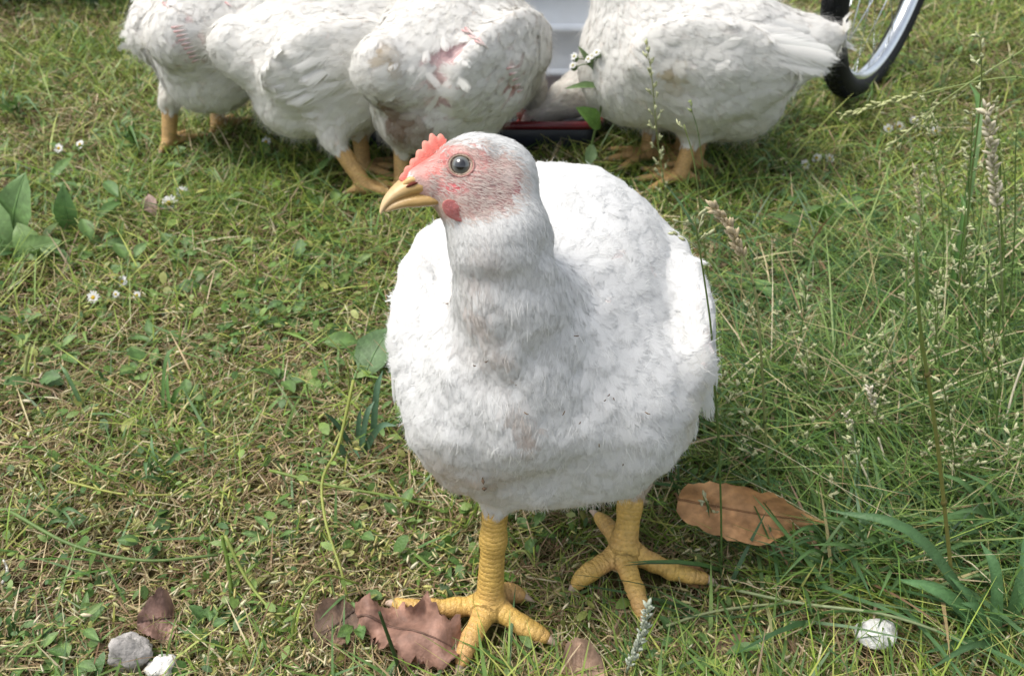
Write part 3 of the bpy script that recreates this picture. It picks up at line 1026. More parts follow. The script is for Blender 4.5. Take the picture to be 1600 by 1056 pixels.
up_sec = [(690, 262, 692, 300, .0100), (664, 264, 668, 303, .0096), (644, 270, 648, 305, .0086), (626, 279, 633, 309, .0072), (612, 292, 619, 314, .0056), (601, 306, 608, 321, .0040), (595, 319, 600, 329, .0024), (592.5, 331, 595, 336, .0008)]
lo_sec = [(694, 292, 688, 322, .0086), (672, 295, 668, 323, .0080), (648, 298, 650, 324.5, .0070), (632, 303, 635, 325, .0057), (617, 310, 619, 328, .0042), (606, 318, 608, 331, .0027), (600, 326, 601, 332, .0010)]
V, f = loft(up_sec)
u, v, w = head_uv(V)
c = np.repeat(np.array([[.47, .30, .105]]), len(V), 0)
c = blend(c, (.60, .44, .24), np.clip((640 - u) / 45, 0, 1))
c = blend(c, (.56, .28, .15), np.clip((u - 652) / 30, 0, 1))
c = blend(c, (.52, .34, .13), np.clip(.5 * vnoise(V, 220, 5) + .1, 0, 1))
part('upper_beak', V, f, M_HORN, hen, c)
V, f = loft(lo_sec)
u, v, w = head_uv(V)
c = np.repeat(np.array([[.44, .28, .10]]), len(V), 0)
c = blend(c, (.54, .39, .21), np.clip((635 - u) / 40, 0, 1))
part('lower_beak', V, f, M_HORN, hen, c)
# nostril: a slit under a fleshy flap
for sgn in (1, -1):
    path = [hp(633, 291), hp(642, 286), hp(650, 284)]
    off = [.0073, .0082, .0086]
    path = np.array([p + hl * o_ * sgn for p, o_ in zip(path, off)])
    V, q, t = tube(catmull(path, 7), np.array([.0003, .0008, .0011, .0012, .0011, .0008, .0003]), 6)
    part('nostril', V, [q, t], M_DIRT, hen, np.array([.16, .045, .03]))
    path = np.array([p + hl * (o_ - .0006) * sgn for p, o_ in zip([hp(629, 288), hp(640, 281), hp(654, 280)], [.0058, .0067, .0074])])
    V, q, t = tube(catmull(path, 7), np.array([.0005, .0014, .002, .0023, .0021, .0016, .0005]), 8)
    part('nostril_flap', V, [q, t], M_HORN, hen, np.array([.62, .40, .16]))

# --- comb: a low serrated ridge from the beak over the forehead
NB = 46
t = np.linspace(0, 1, NB)
basep = catmull([(624, 281), (638, 266), (652, 251), (667, 235), (682, 224), (697, 219)], NB)
tipd = catmull([(-7, -5), (-8, -7), (-9, -9), (-9, -12), (-5, -14), (3, -8)], NB)
teeth = .40 + .60 * np.abs(np.sin(t * math.pi * 7.0 + .4)) ** .75
teeth *= np.interp(t, [0, .12, .5, .8, .93, 1], [.2, .55, .75, 1.15, .95, .3])
V = []
hs = np.array([-1.7, 0, .35, .7, 1.0]); th = np.array([.0042, .0040, .0030, .0022, .0011])
for i in range(NB):
    b = basep[i]; d = tipd[i] * teeth[i]
    for h_, w_ in zip(hs, th):
        V.append(hp(*(b + d * h_ * (1.0 if h_ > 0 else .9 / max(teeth[i], .3)))) + hl * w_)
    V.append(hp(*(b + d * 1.06)))
    for h_, w_ in list(zip(hs, th))[::-1]:
        V.append(hp(*(b + d * h_ * (1.0 if h_ > 0 else .9 / max(teeth[i], .3)))) - hl * w_)
V = np.array(V); K = 11
q = [[r * K + c_, r * K + c_ + 1, (r + 1) * K + c_ + 1, (r + 1) * K + c_] for r in range(NB - 1) for c_ in range(K - 1)]
q += [[c_, c_ + 1, K - 2 - c_, K - 1 - c_][::-1] for c_ in range(4)] + [[(NB - 1) * K + x for x in (c_, c_ + 1, K - 2 - c_, K - 1 - c_)] for c_ in range(4)]
hh = np.tile(np.r_[hs, 1.1, hs[::-1]], NB)
c = blend(np.repeat(np.array([[.60, .125, .09]]), len(V), 0), (.72, .33, .25), np.clip(hh - .3, 0, 1))
part('comb', V, np.array(q), M_FLESH, hen, c)


# --- wattle, eye
def blob(c, axes, r, nu=20, nv=12):
    th_ = np.linspace(0, math.pi, nv)[:, None]; ph = np.arange(nu)[None] * 2 * math.pi / nu
    S_ = np.stack([np.sin(th_) * np.cos(ph), np.sin(th_) * np.sin(ph), np.cos(th_) + 0 * ph], -1).reshape(-1, 3)
    V = np.asarray(c) + (S_ * np.asarray(r)) @ np.asarray(axes)
    i = np.arange(nv - 1)[:, None] * nu; j = np.arange(nu)[None]
    q = np.stack([i + j, i + nu + j, i + nu + (j + 1) % nu, i + (j + 1) % nu], -1).reshape(-1, 4)
    return V, q


for sgn in (1, -1):
    if sgn == 1:
        wc = hero.hit(715, 331)
    else:
        wc = hp(715, 333, -.012)
    wa = np.stack([unit(hf * .8 + hu * .42), unit(hl * sgn), unit(hu - hf * .42)])
    V, q = blob(wc, wa, (.0098, .0010, .0050))
    V = V + hl * (.0009 * vnoise(V, 260, 8))[:, None] + hu * (.0014 * vnoise(V, 150, 18))[:, None]
    c = blend(np.repeat(np.array([[.38, .12, .11]]), len(V), 0), (.45, .18, .16), np.clip(.9 * vnoise(V, 260, 9), 0, 1))
    part('wattle', V, q, M_FLESH, hen, c)

for sgn in (1, -1):
    if sgn == 1:
        ec = hero.hit(720, 258)
        en = unit(T_ * .82 + hl * .35 + hf * .15)
    else:
        ec = hp(720, 259, -.0165); en = -hl
    ea = unit(hf - en * (hf @ en)); eb = np.cross(en, ea)
    r = .0067
    cc = ec - en * (r * .62)
    rings, cols = [], []
    for a_, cl in ((0, 0), (8, 0), (16, 0), (24.5, 0), (25.5, 1), (34, 2), (43, 3), (48, 3), (49.5, 4), (60, 4), (75, 4), (95, 4)):
        a_ = math.radians(a_)
        bulge = 1 + .07 * math.exp(-(a_ / .6) ** 2)
        for k in range(24):
            p_ = k * math.pi / 12
            rings.append(cc + (en * math.cos(a_) * bulge + (ea * math.cos(p_) + eb * math.sin(p_)) * math.sin(a_)) * r)
            cols.append([(.008, .008, .010), (.070, .070, .066), (.115, .125, .120), (.17, .165, .14), (.018, .015, .014)][cl])
    n_ = 12
    i = np.arange(n_ - 1)[:, None] * 24; j = np.arange(24)[None]
    q = np.stack([i + j, i + 24 + j, i + 24 + (j + 1) % 24, i + (j + 1) % 24], -1).reshape(-1, 4)
    eye = part('eye', np.array(rings), q, M_EYE, hen, np.array(cols))
    for (r0, r1, colr, y0) in ((.0060, .0007, (.40, .30, .22), 0), (.0069, .0008, (.50, .25, .22), 0)):
        a_ = np.linspace(0, 2 * math.pi, 41)
        pth = np.array([cc + en * (.62 * r + (.0004 if r0 < .0075 else -.0007)) + (ea * math.cos(x) * 1.06 + eb * math.sin(x) * .92) * r0 for x in a_])
        V, q, t = tube(pth, r1 * (1 + .35 * np.sin(a_ * 3 + 1)), 6, cap=False)
        part('eyelid', V, q, M_SKIN, hen, np.array(colr))

for (b, d, r) in feet:
    claw(hen, b + d * .003, d, .0105, r * .62, M_HORN, col=(.48, .36, .28))

# ================================================================== TUB, FEED PAN, BICYCLE
def rounded_rect(w, d, r, n=6):
    P = []
    for (sx, sy, a0) in ((1, 1, 0), (-1, 1, 90), (-1, -1, 180), (1, -1, 270)):
        for k in range(n + 1):
            a = math.radians(a0 + 90 * k / n)
            P.append((sx * (w / 2 - r) + r * math.cos(a), sy * (d / 2 - r) + r * math.sin(a)))
    return np.array(P)


def stack_rings(rings, close_top=False):
    n = len(rings[0])
    V = np.concatenate(rings)
    i = np.arange(len(rings) - 1)[:, None] * n; j = np.arange(n)[None]
    q = np.stack([i + j, i + (j + 1) % n, i + n + (j + 1) % n, i + n + j], -1).reshape(-1, 4)
    return V, q


tub_x0, tub_x1 = at(412, 100, 1.53)[0], at(985, 100, 1.53)[0]
tw, tdp = tub_x1 - tub_x0, .40
tub_c = np.array([(tub_x0 + tub_x1) / 2, 1.53 + tdp / 2, 0])
tub = thing('storage_tub', tub_c, 'pale blue-grey ribbed plastic tub standing behind the feeding chickens', 'tub')
prof = [(-.01, .000), (.004, .0)]
z = .012
while z < .40:
    prof += [(z, 0), (z + .062, .002), (z + .066, .008), (z + .074, .008), (z + .078, .002)]
    z += .080
rings = []
for (zz, out_) in prof:
    rr = rounded_rect(tw + out_ * 2 + zz * .06, tdp + out_ * 2 + zz * .06, .05)
    rings.append(np.concatenate([rr + tub_c[:2], np.full((len(rr), 1), zz)], 1))
zt = prof[-1][0]
for (zz, ins) in ((zt, -.008), (zt, -.016), (.02, -.03)):
    rr = rounded_rect(tw + ins * 2 + zz * .06, tdp + ins * 2 + zz * .06, .05)
    rings.append(np.concatenate([rr + tub_c[:2], np.full((len(rr), 1), zz)], 1))
V, q = stack_rings(rings)
part('tub_wall', V, q, M_TUB, tub)
rr = rounded_rect(tw - .06, tdp - .06, .05)
V = np.concatenate([np.concatenate([rr + tub_c[:2], np.full((len(rr), 1), .021)], 1), [[tub_c[0], tub_c[1], .021]]])
t = np.array([[k, (k + 1) % len(rr), len(rr)] for k in range(len(rr))])
part('tub_floor', V, t, M_TUB, tub)
rings = []
rzt = zt
for (zz, ow) in ((rzt - .012, .008), (rzt - .012, .022), (rzt + .006, .022), (rzt + .008, .004), (rzt + .003, -.004)):
    rr = rounded_rect(tw + ow * 2 + rzt * .06, tdp + ow * 2 + rzt * .06, .055)
    rings.append(np.concatenate([rr + tub_c[:2], np.full((len(rr), 1), zz)], 1))
V, q = stack_rings(rings)
part('tub_lip', V, q, M_TUB, tub)


def lathe(profile, c, ns=48):
    a = np.arange(ns) * 2 * math.pi / ns
    rings = [np.stack([c[0] + r * np.cos(a), c[1] + r * np.sin(a), np.full(ns, c[2] + zz)], 1) for (r, zz) in profile]
    return stack_rings(rings)


px0, px1 = at(560, 210, 1.36)[0], at(938, 210, 1.36)[0]
pc = np.array([(px0 + px1) / 2, 1.435, 0.0])
PW, PD = px1 - px0, .15
pan = thing('feed_trough', pc, 'low dark feed trough with a dark red rim under the feeding chickens', 'feed trough')


def rect_rings(prof, r):
    rings = []
    for (grow, zz) in prof:
        rr = rounded_rect(PW + grow * 2, PD + grow * 2, max(r + grow, .01))
        rings.append(np.concatenate([rr + pc[:2], np.full((len(rr), 1), zz)], 1))
    return stack_rings(rings)


V, q = rect_rings([(-.06, -.004), (-.012, -.004), (-.008, .0), (.0, .044), (-.004, .046), (-.014, .010), (-.06, .008)], .03)
part('trough_body', V, q, M_DARKP, pan)
V, q = rect_rings([(-.003, .043), (.006, .041), (.010, .046), (.007, .053), (-.002, .053), (-.006, .048), (-.003, .043)], .03)
part('trough_rim', V, q, M_RED, pan)

wc = G(1344, 143)
wa = math.radians(52)
we = np.array([math.cos(wa), math.sin(wa), 0]); wn_ = np.array([-math.sin(wa), math.cos(wa), 0])
WR = .285
wcen = wc + np.array([0, 0, WR + .019])
bike = thing('bicycle', wc, 'bicycle wheel with black tyre and bright silver rim standing at the upper right', 'bicycle')


def wheel_ring(profile, ns=96):
    """profile of (radius, lateral) closed"""
    a = np.arange(ns) * 2 * math.pi / ns
    rings = [wcen + (we[None] * np.cos(a)[:, None] + np.array([0, 0, 1.])[None] * np.sin(a)[:, None]) * r + wn_ * l for (r, l) in profile]
    return stack_rings(rings + rings[:1])


tp = [(WR + .022 * math.cos(x), .023 * math.sin(x)) for x in np.linspace(0, 2 * math.pi, 17)[:-1]]
V, q = wheel_ring(tp)
part('tyre', V, q, M_RUBBER, bike)
# tread knobs round the tyre, joined
bag = Bag()
for k in range(84):
    for s_ in (-1, 0, 1):
        a = (k + (.5 if s_ == 0 else 0)) * 2 * math.pi / 84
        rd = we * math.cos(a) + np.array([0, 0, 1.]) * math.sin(a); tg = -we * math.sin(a) + np.array([0, 0, 1.]) * math.cos(a)
        la = s_ * .6
        o_ = rd * math.cos(la) + wn_ * math.sin(la)
        sd = np.cross(o_, tg)
        c0 = wcen + rd * WR + (rd * math.cos(la) * .0220 + wn_ * math.sin(la) * .0228)
        P = [c0 + tg * x * .006 + sd * y_ * .0045 + o_ * h_ for h_ in (-.001, .0022) for (x, y_) in ((-1, -1), (1, -1), (1, 1), (-1, 1))]
        bag.add(P, [[4, 5, 6, 7], [0, 1, 5, 4], [1, 2, 6, 5], [2, 3, 7, 6], [3, 0, 4, 7]])
V, f, c = bag.get()
part('tyre_tread', V, f, M_RUBBER, bike, smooth=False, kind='stuff')
V, q = wheel_ring([(WR - .012, .014), (WR - .010, .0155), (WR - .016, .0150), (WR - .026, .008), (WR - .028, .005), (WR - .028, -.005), (WR - .026, -.008), (WR - .016, -.0150), (WR - .010, -.0155), (WR - .012, -.014)])
part('rim', V, q, M_ALLOY, bike)
hb = [wcen + wn_ * x for x in (-.05, -.036, -.034, -.03, -.028, .028, .03, .034, .036, .05)]
V, q, t = tube(hb, [.006, .006, .022, .022, .012, .012, .022, .022, .006, .006], 16)
part('hub', V, [q, t], M_ALLOY, bike)
for k in range(32):
    s_ = 1 if k % 2 else -1
    ar = k * 2 * math.pi / 32
    ah = ar + (1.15 if (k // 2) % 2 else -1.15)
    r0 = wcen + wn_ * .032 * s_ + (we * math.cos(ah) + np.array([0, 0, 1.]) * math.sin(ah)) * .020
    r1 = wcen + wn_ * .003 * s_ + (we * math.cos(ar) + np.array([0, 0, 1.]) * math.sin(ar)) * (WR - .027)
    V, q, t = tube([r0, r1], .0012, 5)
    part('spoke', V, [q, t], M_ALLOY, bike)
M_PAINT = mat_col('frame_paint', .3, 0, .5, color=(.03, .04, .05), coat=.5)
for s_ in (-1, 1):
    top = wcen + we * .12 + np.array([0, 0, WR + .075])
    V, q, t = tube(catmull([wcen + wn_ * .05 * s_, wcen + wn_ * .052 * s_ + we * .04 + np.array([0, 0, .15]), top + wn_ * .045 * s_], 10), .010, 8)
    part('fork_blade', V, [q, t], M_PAINT, bike)
V, q, t = tube(catmull([top + wn_ * .05, top + we * .01 + np.array([0, 0, .012]), top - wn_ * .05], 8), .014, 8)
part('fork_crown', V, [q, t], M_PAINT, bike)
V, q, t = tube([top, top + we * .08 + np.array([0, 0, .25])], .018, 10)
part('steerer', V, [q, t], M_PAINT, bike)

# ================================================================== THE CHICKENS BEHIND
CREAM = np.array([.81, .795, .755])


def bg_hen(label, px, Y, heading, S, legs, pose, zc=0.0, patches=(), stains_and_shade=(), tail=1.0, seed=1, nf=6500, nz=14000, wings=(), quills=(), pitch=0.0, step=.0048, splay=1.0):
    h = math.radians(heading)
    fw, lf, up = np.array([math.cos(h), math.sin(h), 0]), np.array([-math.sin(h), math.cos(h), 0]), np.array([0, 0, 1.])
    base = np.array([at(px, 200, Y)[0], Y, 0.0])
    cp_, sp_ = math.cos(math.radians(pitch)), math.sin(math.radians(pitch))
    fp, upp = fw * cp_ + up * sp_, up * cp_ - fw * sp_
    c0 = base + up * (.20 * S + zc)

    def Wp(x, y, z):
        return c0 + (fp * x + lf * y + upp * (z - .20)) * S
    ax = np.stack([fp, lf, upp])
    back = -fw
    wax = lambda s: np.stack([unit(fp + upp * .10), unit(lf - upp * .12 * s), unit(upp - fp * .1)])
    P = [
        ELL(c0, np.array([.150, .112, .112]) * S, ax, k=.03, flow=back - up * .55, L=.028, W=.018),
        ELL(Wp(.085, 0, .175), np.array([.085, .095, .090]) * S, ax, k=.03, flow=back * .5 - up, L=.026, W=.017),
        CON(Wp(-.09, 0, .20), Wp(-.165, 0, .222), .088 * S, .045 * S, k=.04, flow=back + up * -.1, L=.032, W=.018),
        CON(Wp(-.15, 0, .222), Wp(-.15 - .075 * tail, 0, .236 + .01 * tail), .042 * S, .014 * S, k=.03, flow=back + up * .1, L=.042, W=.018),
        ELL(Wp(-.08, 0, .135), np.array([.075, .080, .060]) * S, ax, k=.03, flow=back * .4 - up, L=.026, W=.012),
    ]
    for s_ in (1, -1):
        P.append(ELL(Wp(-.012, .099 * s_ * splay, .212), np.array([.124, .026, .068]) * S, wax(s_), k=.022, flow=back - up * .22, L=.030, W=.020))
        P.append(CON(Wp(.075, .090 * s_ * splay, .205), Wp(-.02, .099 * s_ * splay, .215), .030 * S, .035 * S, k=.014, flow=back - up * .4, L=.022, W=.016))
    if pose == 'down':
        nk = [Wp(.105, 0, .195), Wp(.185, .0, .125), Wp(.225, 0, .07)]; hd = Wp(.245, 0, .048); hdir = unit(fw * .55 - up)
    elif pose == 'peck':
        nk = [Wp(.105, 0, .155), Wp(.19, 0, .125), Wp(.235, 0, .100)]; hd = Wp(.262, 0, .085); hdir = unit(fw * .75 - up * .8)
    else:
        nk = [Wp(.095, 0, .245), Wp(.135, 0, .315), Wp(.148, 0, .37)]; hd = Wp(.158, 0, .395); hdir = unit(fw - up * .1)
    P += [CON(nk[0], nk[1], .066 * S, .036 * S, k=.04, flow=nk[0] - nk[1], L=.020, W=.008),
          CON(nk[1], nk[2], .036 * S, .027 * S, k=.015, flow=nk[0] - nk[1], L=.016, W=.006)]
    hup = unit(up - hdir * (up @ hdir)) if abs(hdir[2]) < .9 else fw
    hla = np.cross(hup, hdir)
    hax = np.stack([hdir, hla, hup])
    P.append(ELL(hd, np.array([.032, .020, .024]) * S, hax, k=.014, flow=-hdir, L=.009, W=.004))
    P.append(CON(hd, hd + hdir * .030 * S, .018 * S, .010 * S, k=.01, flow=-hdir, L=.006, W=.003))
    feet_ = []
    for li_, (hk, ft, side_) in enumerate(legs):
        foot = G(*ft, .016)
        hock = at(hk[0], hk[1], foot[1] + .015)
        th0 = Wp(-.01, .06 * side_, .155)
        P.append(CON(th0, hock, .056 * S, .019, k=.03, flow=-up, L=.018, W=.010))
        P.append(CON(hock, foot, .0135, .0120, k=.008, feath=0, leg=1))
        for da in (-38, 0, 36, 180):
            a_ = h + math.radians(da)
            d_ = np.array([math.cos(a_), math.sin(a_), 0])
            ln = .062 if da != 180 else .028
            e_ = foot + d_ * ln; e_[2] = .010
            m_ = (foot + e_) / 2 + up * .002
            P.append(CON(foot, m_, .0080, .0068, k=.006, feath=0, leg=1)); P.append(CON(m_, e_, .0070, .0050, k=.004, feath=0, leg=1))
            feet_.append((e_, d_))
    zlo = .05
    B = Body(P, lump=.0022, seed=seed * 7, lumpw=lambda Q: np.clip((Q[:, 2] - zlo) / .03, 0, 1))
    V, Q = B.mesh(step)
    root = thing('chicken', base, label, 'chicken', 'white chickens on the grass')
    PT = []
    for (ppx, ppy, r_, colr) in patches:
        hpnt = B.hit(ppx, ppy)
        if hpnt is not None: PT.append((hpnt, r_, np.array(colr)))
    ST = []
    for (ppx, ppy, r_, colr) in stains_and_shade:
        hpnt = B.hit(ppx, ppy)
        if hpnt is not None: ST.append((hpnt, r_, np.array(colr)))

    def pw(X, c, r_):
        q_ = (X - c)
        return np.exp(-((q_ * q_).sum(1) / (r_ * r_)) * (1 + .8 * vnoise(X, 90, 12)))

    def mask(X):
        m_ = np.ones(len(X))
        for (c, r_, colr) in PT: m_ *= 1 - pw(X, c, r_) * np.clip(1.1 + .6 * vnoise(X, 120, seed), 0, 1)
        fm_ = np.linalg.norm(X - (hd + hdir * .018 * S), axis=1) < .026 * S
        return m_ * np.where(fm_, .05, 1)

    def fcol(X):
        c = np.repeat(CREAM[None], len(X), 0)
        nz_ = vnoise(X, 28, seed + 3)
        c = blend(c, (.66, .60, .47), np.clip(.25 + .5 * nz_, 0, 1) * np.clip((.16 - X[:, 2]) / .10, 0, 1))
        for (cc_, r_, colr) in ST:
            c = blend(c, colr, pw(X, cc_, r_) * np.clip(.7 + .8 * vnoise(X, 110, seed + 5), 0, 1))
        return c

    def bcol(X):
        c = np.repeat(np.array([[.72, .67, .62]]), len(X), 0)
        for (cc_, r_, colr) in PT: c = blend(c, colr, pw(X, cc_, r_ * 1.5) * (1 + .25 * vnoise(X, 200, 4)))
        f_ = np.clip(1.6 - np.linalg.norm(X - (hd + hdir * .018 * S), axis=1) / (.024 * S), 0, 1)
        c = blend(c, (.58, .36, .33), f_)
        lw = B.legw(X)[:, None]
        y_ = np.array([.50, .31, .12])[None] * (1 + .2 * vnoise(X, 90, 6)[:, None])
        return c * (1 - lw) + y_ * lw
    leg, sc = body_attrs(B, V)
    part('body', V, Q, M_HEN, root, bcol(V), attrs={'leg': leg, 'scute': sc})
    rg = np.random.default_rng(seed)
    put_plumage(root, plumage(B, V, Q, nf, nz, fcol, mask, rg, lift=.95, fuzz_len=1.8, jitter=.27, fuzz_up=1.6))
    # face
    bk = hd + hdir * .036 * S
    VV, q, t = tube(catmull([bk - hdir * .012 * S, bk + hdir * .008 * S, bk + hdir * .024 * S - hup * .004 * S], 8), np.interp(np.linspace(0, 1, 8), [0, .5, 1], [.0095, .0065, .0008]) * S, 10)
    part('upper_beak', VV, [q, t], M_HORN, root, np.array([.60, .42, .2]))
    VV, q, t = tube(catmull([bk - hdir * .010 * S - hup * .005 * S, bk + hdir * .006 * S - hup * .0055 * S, bk + hdir * .016 * S - hup * .006 * S], 6), np.array([.007, .0065, .0055, .0045, .003, .0008]) * S, 8)
    part('lower_beak', VV, [q, t], M_HORN, root, np.array([.56, .38, .17]))
    NBc = 22
    Vc = []
    for k in range(NBc):
        t_ = k / (NBc - 1)
        b_ = hd + hdir * (.034 - .036 * t_) * S + hup * (.008 + .014 * math.sin(t_ * 2.2)) * S
        hh_ = (.005 + .009 * abs(math.sin(t_ * 9.6 + .3)) * (.4 + t_)) * S * (1 if 0 < k < NBc - 1 else .3)
        for (y_, z_) in ((.0032, -.006), (.0024, hh_ * .6), (0, hh_), (-.0024, hh_ * .6), (-.0032, -.006)):
            Vc.append(b_ + hup * z_ + hla * y_ * S)
    qc = [[r_ * 5 + k, r_ * 5 + k + 1, r_ * 5 + k + 6, r_ * 5 + k + 5] for r_ in range(NBc - 1) for k in range(4)]
    part('comb', np.array(Vc), np.array(qc), M_FLESH, root, np.array([.60, .06, .05]))
    for s_ in (1, -1):
        VV, q = blob(hd + hdir * .004 * S + hla * .0185 * S * s_ + hup * .004 * S, hax, np.array([.0062, .004, .0062]) * S, 14, 9)
        rad = np.linalg.norm((VV - (hd + hdir * .004 * S + hup * .004 * S)) @ np.stack([hdir, hup], 1), axis=1) / S
        part('eye', VV, q, M_EYE, root, np.where(rad[:, None] < .003, np.array([[.008, .008, .01]]), np.array([[.2, .17, .13]])))
        VV, q = blob(hd + hdir * .022 * S + hla * .009 * S * s_ - hup * .020 * S, hax, np.array([.008, .0025, .010]) * S, 12, 8)
        part('wattle', VV, q, M_FLESH, root, np.array([.42, .05, .06]))
    for (e_, d_) in feet_:
        claw(root, e_ + d_ * .002, d_, .010, .0038, M_HORN, col=(.36, .24, .16))
    # big wing feathers, one by one
    for (p0, p1, w_, lift_) in wings:
        lift_ *= 1.5
        a_ = B.hit(*p0); b_ = B.hit(*p1)
        if a_ is None: continue
        a_ = a_ + unit(ray(*p0)) * .001
        b_ = at(p1[0], p1[1], a_[1] + .02) if b_ is None else b_
        b_ = b_ - unit(ray(*p1)) * lift_ * .7
        VV, q, c, va = vane(a_, b_, -unit(ray(*p0)) + np.array([0, 0, .35]), w_, np.clip(CREAM * random.uniform(.97, 1.06), 0, .85), sag=.03, curve=random.uniform(-.05, .05))
        part('wing_feather', VV, q, M_VANE, root, c, attrs=va)
    # bare pin-feather quills
    if quills:
        bag = Bag()
        for (p0, p1) in quills:
            a_, b_ = B.hit(*p0), B.hit(*p1)
            if a_ is None or b_ is None: continue
            n_ = -unit(ray(*p0))
            VV, q, t = tube(catmull([a_ + n_ * .0015, (a_ + b_) / 2 + n_ * .007, b_ + n_ * .006], 6), np.array([.0016, .0016, .0015, .0013, .001, .0005]), 6)
            bag.add(VV, q, t, np.interp(np.r_[np.repeat(np.linspace(0, 1, 6), 6), 0, 1], [0, .5, 1], [0, .5, 1])[:, None] * (np.array([[.8, .74, .70]]) - np.array([[.62, .33, .32]])) + np.array([[.62, .33, .32]]))
        VV, f, c = bag.get()
        part('quills', VV, f, M_SKIN, root, c, kind='stuff')
    return B


PINK = (.60, .40, .38)
bg_hen('far left white chicken with a row of pink bare quills on its side', 380, 1.42, 80, .90,
       [((266, 155), (264, 222), 1), ((340, 150), (340, 196), -1)], 'down', zc=.012, tail=.35, seed=2,
       patches=[(285, 75, .022, PINK), (292, 92, .016, PINK), (258, 8, .010, PINK), (277, 58, .015, PINK)],
       quills=[((268 + k * 4.0, 44 + k * 6.6), (288 + k * 3.2, 40 + k * 6.6)) for k in range(9)] + [((255, 5), (266, 14)), ((355, 30), (366, 36)), ((352, 4), (364, 12))])
bg_hen('white chicken second from left, side-on, with its folded wing tip pointing left', 556, 1.30, 14, .95,
       [((520, 216), (572, 292), -1), ((560, 190), (568, 262), 1)], 'up', zc=-.008, tail=.15, seed=3,
       wings=[((575, 60 + k * 17), (398 + k * 13 + (k % 2) * 6, 122 + k * 11.5), .034 - .001 * k, .006 + .0006 * k) for k in range(8)] + [((540 + k * 8, 40 + k * 22), (440 + k * 12, 95 + k * 16), .036, .008) for k in range(4)])
bg_hen('dirty white chicken in the middle with bare pink patches and a stained brown rear', 717, 1.275, 55, .96,
       [((628, 205), (628, 286), 1), ((740, 220), (760, 285), -1)], 'down', zc=-.006, tail=.3, seed=4,
       patches=[(700, 92, .022, (.50, .32, .32)), (716, 72, .017, (.50, .32, .32)), (694, 130, .018, (.54, .38, .36)), (690, 165, .014, (.48, .32, .31)), (806, 135, .017, (.42, .22, .2)), (802, 115, .012, (.42, .22, .2)), (737, 45, .012, (.4, .24, .22))],
       stains_and_shade=[(640, 185, .034, (.24, .14, .09)), (622, 205, .03, (.22, .13, .08)), (655, 205, .03, (.26, .17, .12)), (622, 80, .012, (.50, .38, .22)), (800, 190, .06, (.62, .60, .50))],
       quills=[((722 + k * 5, 48 + k * 4 - (k % 2) * 8), (738 + k * 5, 52 + k * 5)) for k in range(6)] + [((792 + k * 4, 108 + k * 9), (806 + k * 3, 104 + k * 9)) for k in range(5)],
       wings=[((748, 16), (838, 92), .034, .014), ((752, 24), (846, 140), .036, .016), ((745, 10), (815, 52), .03, .012), ((600, 70), (575, 130), .022, .008), ((610, 90), (585, 150), .022, .008), ((640, 60), (640, 118), .022, .008), ((660, 55), (668, 100), .02, .008), ((625, 65), (612, 112), .02, .008), ((680, 45), (700, 80), .02, .008), ((640, 112), (600, 158), .024, .008), ((660, 108), (690, 140), .016, .01)])
bg_hen('clean white chicken standing side-on with its pointed tail toward the bicycle wheel', 1066, 1.29, 180, .99,
       [((1085, 205), (1062, 274), 1), ((1100, 190), (1084, 256), -1)], 'up', zc=-.012, tail=.80, pitch=5, seed=5,
       stains_and_shade=[(1035, 122, .018, (.66, .54, .34)), (912, 38, .012, (.45, .35, .28))],  # second spot: shaded slit between wing and neck, painted into the feather colour
       wings=[((985 + k * 6, 126 - k * 13), (1140 + k * 7, 92 - k * 11), .036, .007) for k in range(7)] + [((1195, 48 + k * 11), (1316 - abs(k - 2) * 8, 76 + k * 8), .034, .004) for k in range(5)] + [((1170, 30), (1275, 48), .032, .006), ((1180, 45), (1290, 66), .032, .006)])
bg_hen('white chicken half hidden under another, stretching its head down to the pan', 1046, 1.47, 187, .95,
       [((1020, 190), (1010, 240), 1), ((1070, 190), (1066, 235), -1)], 'peck', zc=-.05, tail=.6, seed=6, nf=2600, nz=7000)

# ================================================================== LAWN: what nobody could count
LEGB = Body(LEGS, lump=0)
tubx = (tub_c[0] - tw / 2 - .01, tub_c[0] + tw / 2 + .01)


def spread(n, rg, power=.3, rmin=.30, rmax=3.1):
    """ground points, thinning out with distance from where one stands"""
    out = np.zeros((0, 2))
    while len(out) < n:
        k = n * 2
        u = rg.random(k)
        e = 1 - power
        r = (rmin ** e + u * (rmax ** e - rmin ** e)) ** (1 / e)
        a = rg.uniform(-.95, .95, k)
        x, y = r * np.sin(a), r * np.cos(a)
        D = y * CP + CAM_H * SP
        ok = (np.abs(x) < .62 * D * 1.15 + .10) & (y > .27)
        ok &= ~((x > tubx[0]) & (x < tubx[1]) & (y > 1.52) & (y < 1.95))
        ok &= ~((np.abs(x - pc[0]) < PW / 2) & (np.abs(y - pc[1]) < PD / 2))
        out = np.concatenate([out, np.stack([x, y], 1)[ok]])
    return out[:n]


def clear_of_feet(P, m=.003):
    z = np.full((len(P), 1), .010)
    near = (np.abs(P[:, 0] - .05) < .2) & (P[:, 1] < .65)
    d = np.full(len(P), 1.0)
    if near.any(): d[near] = LEGB.raw(np.concatenate([P, z], 1)[near])
    return d


CLEAR = [(*G(x, y)[:2], r) for (x, y, r) in ((1362, 1000, .022), (1362, 1025, .035), (208, 1015, .022), (258, 1042, .016), (1170, 812, .040), (1110, 800, .03), (1230, 822, .03), (640, 990, .035), (690, 1010, .03), (910, 1045, .025), (240, 962, .024), (525, 975, .022), (780, 960, .03), (985, 900, .03))]


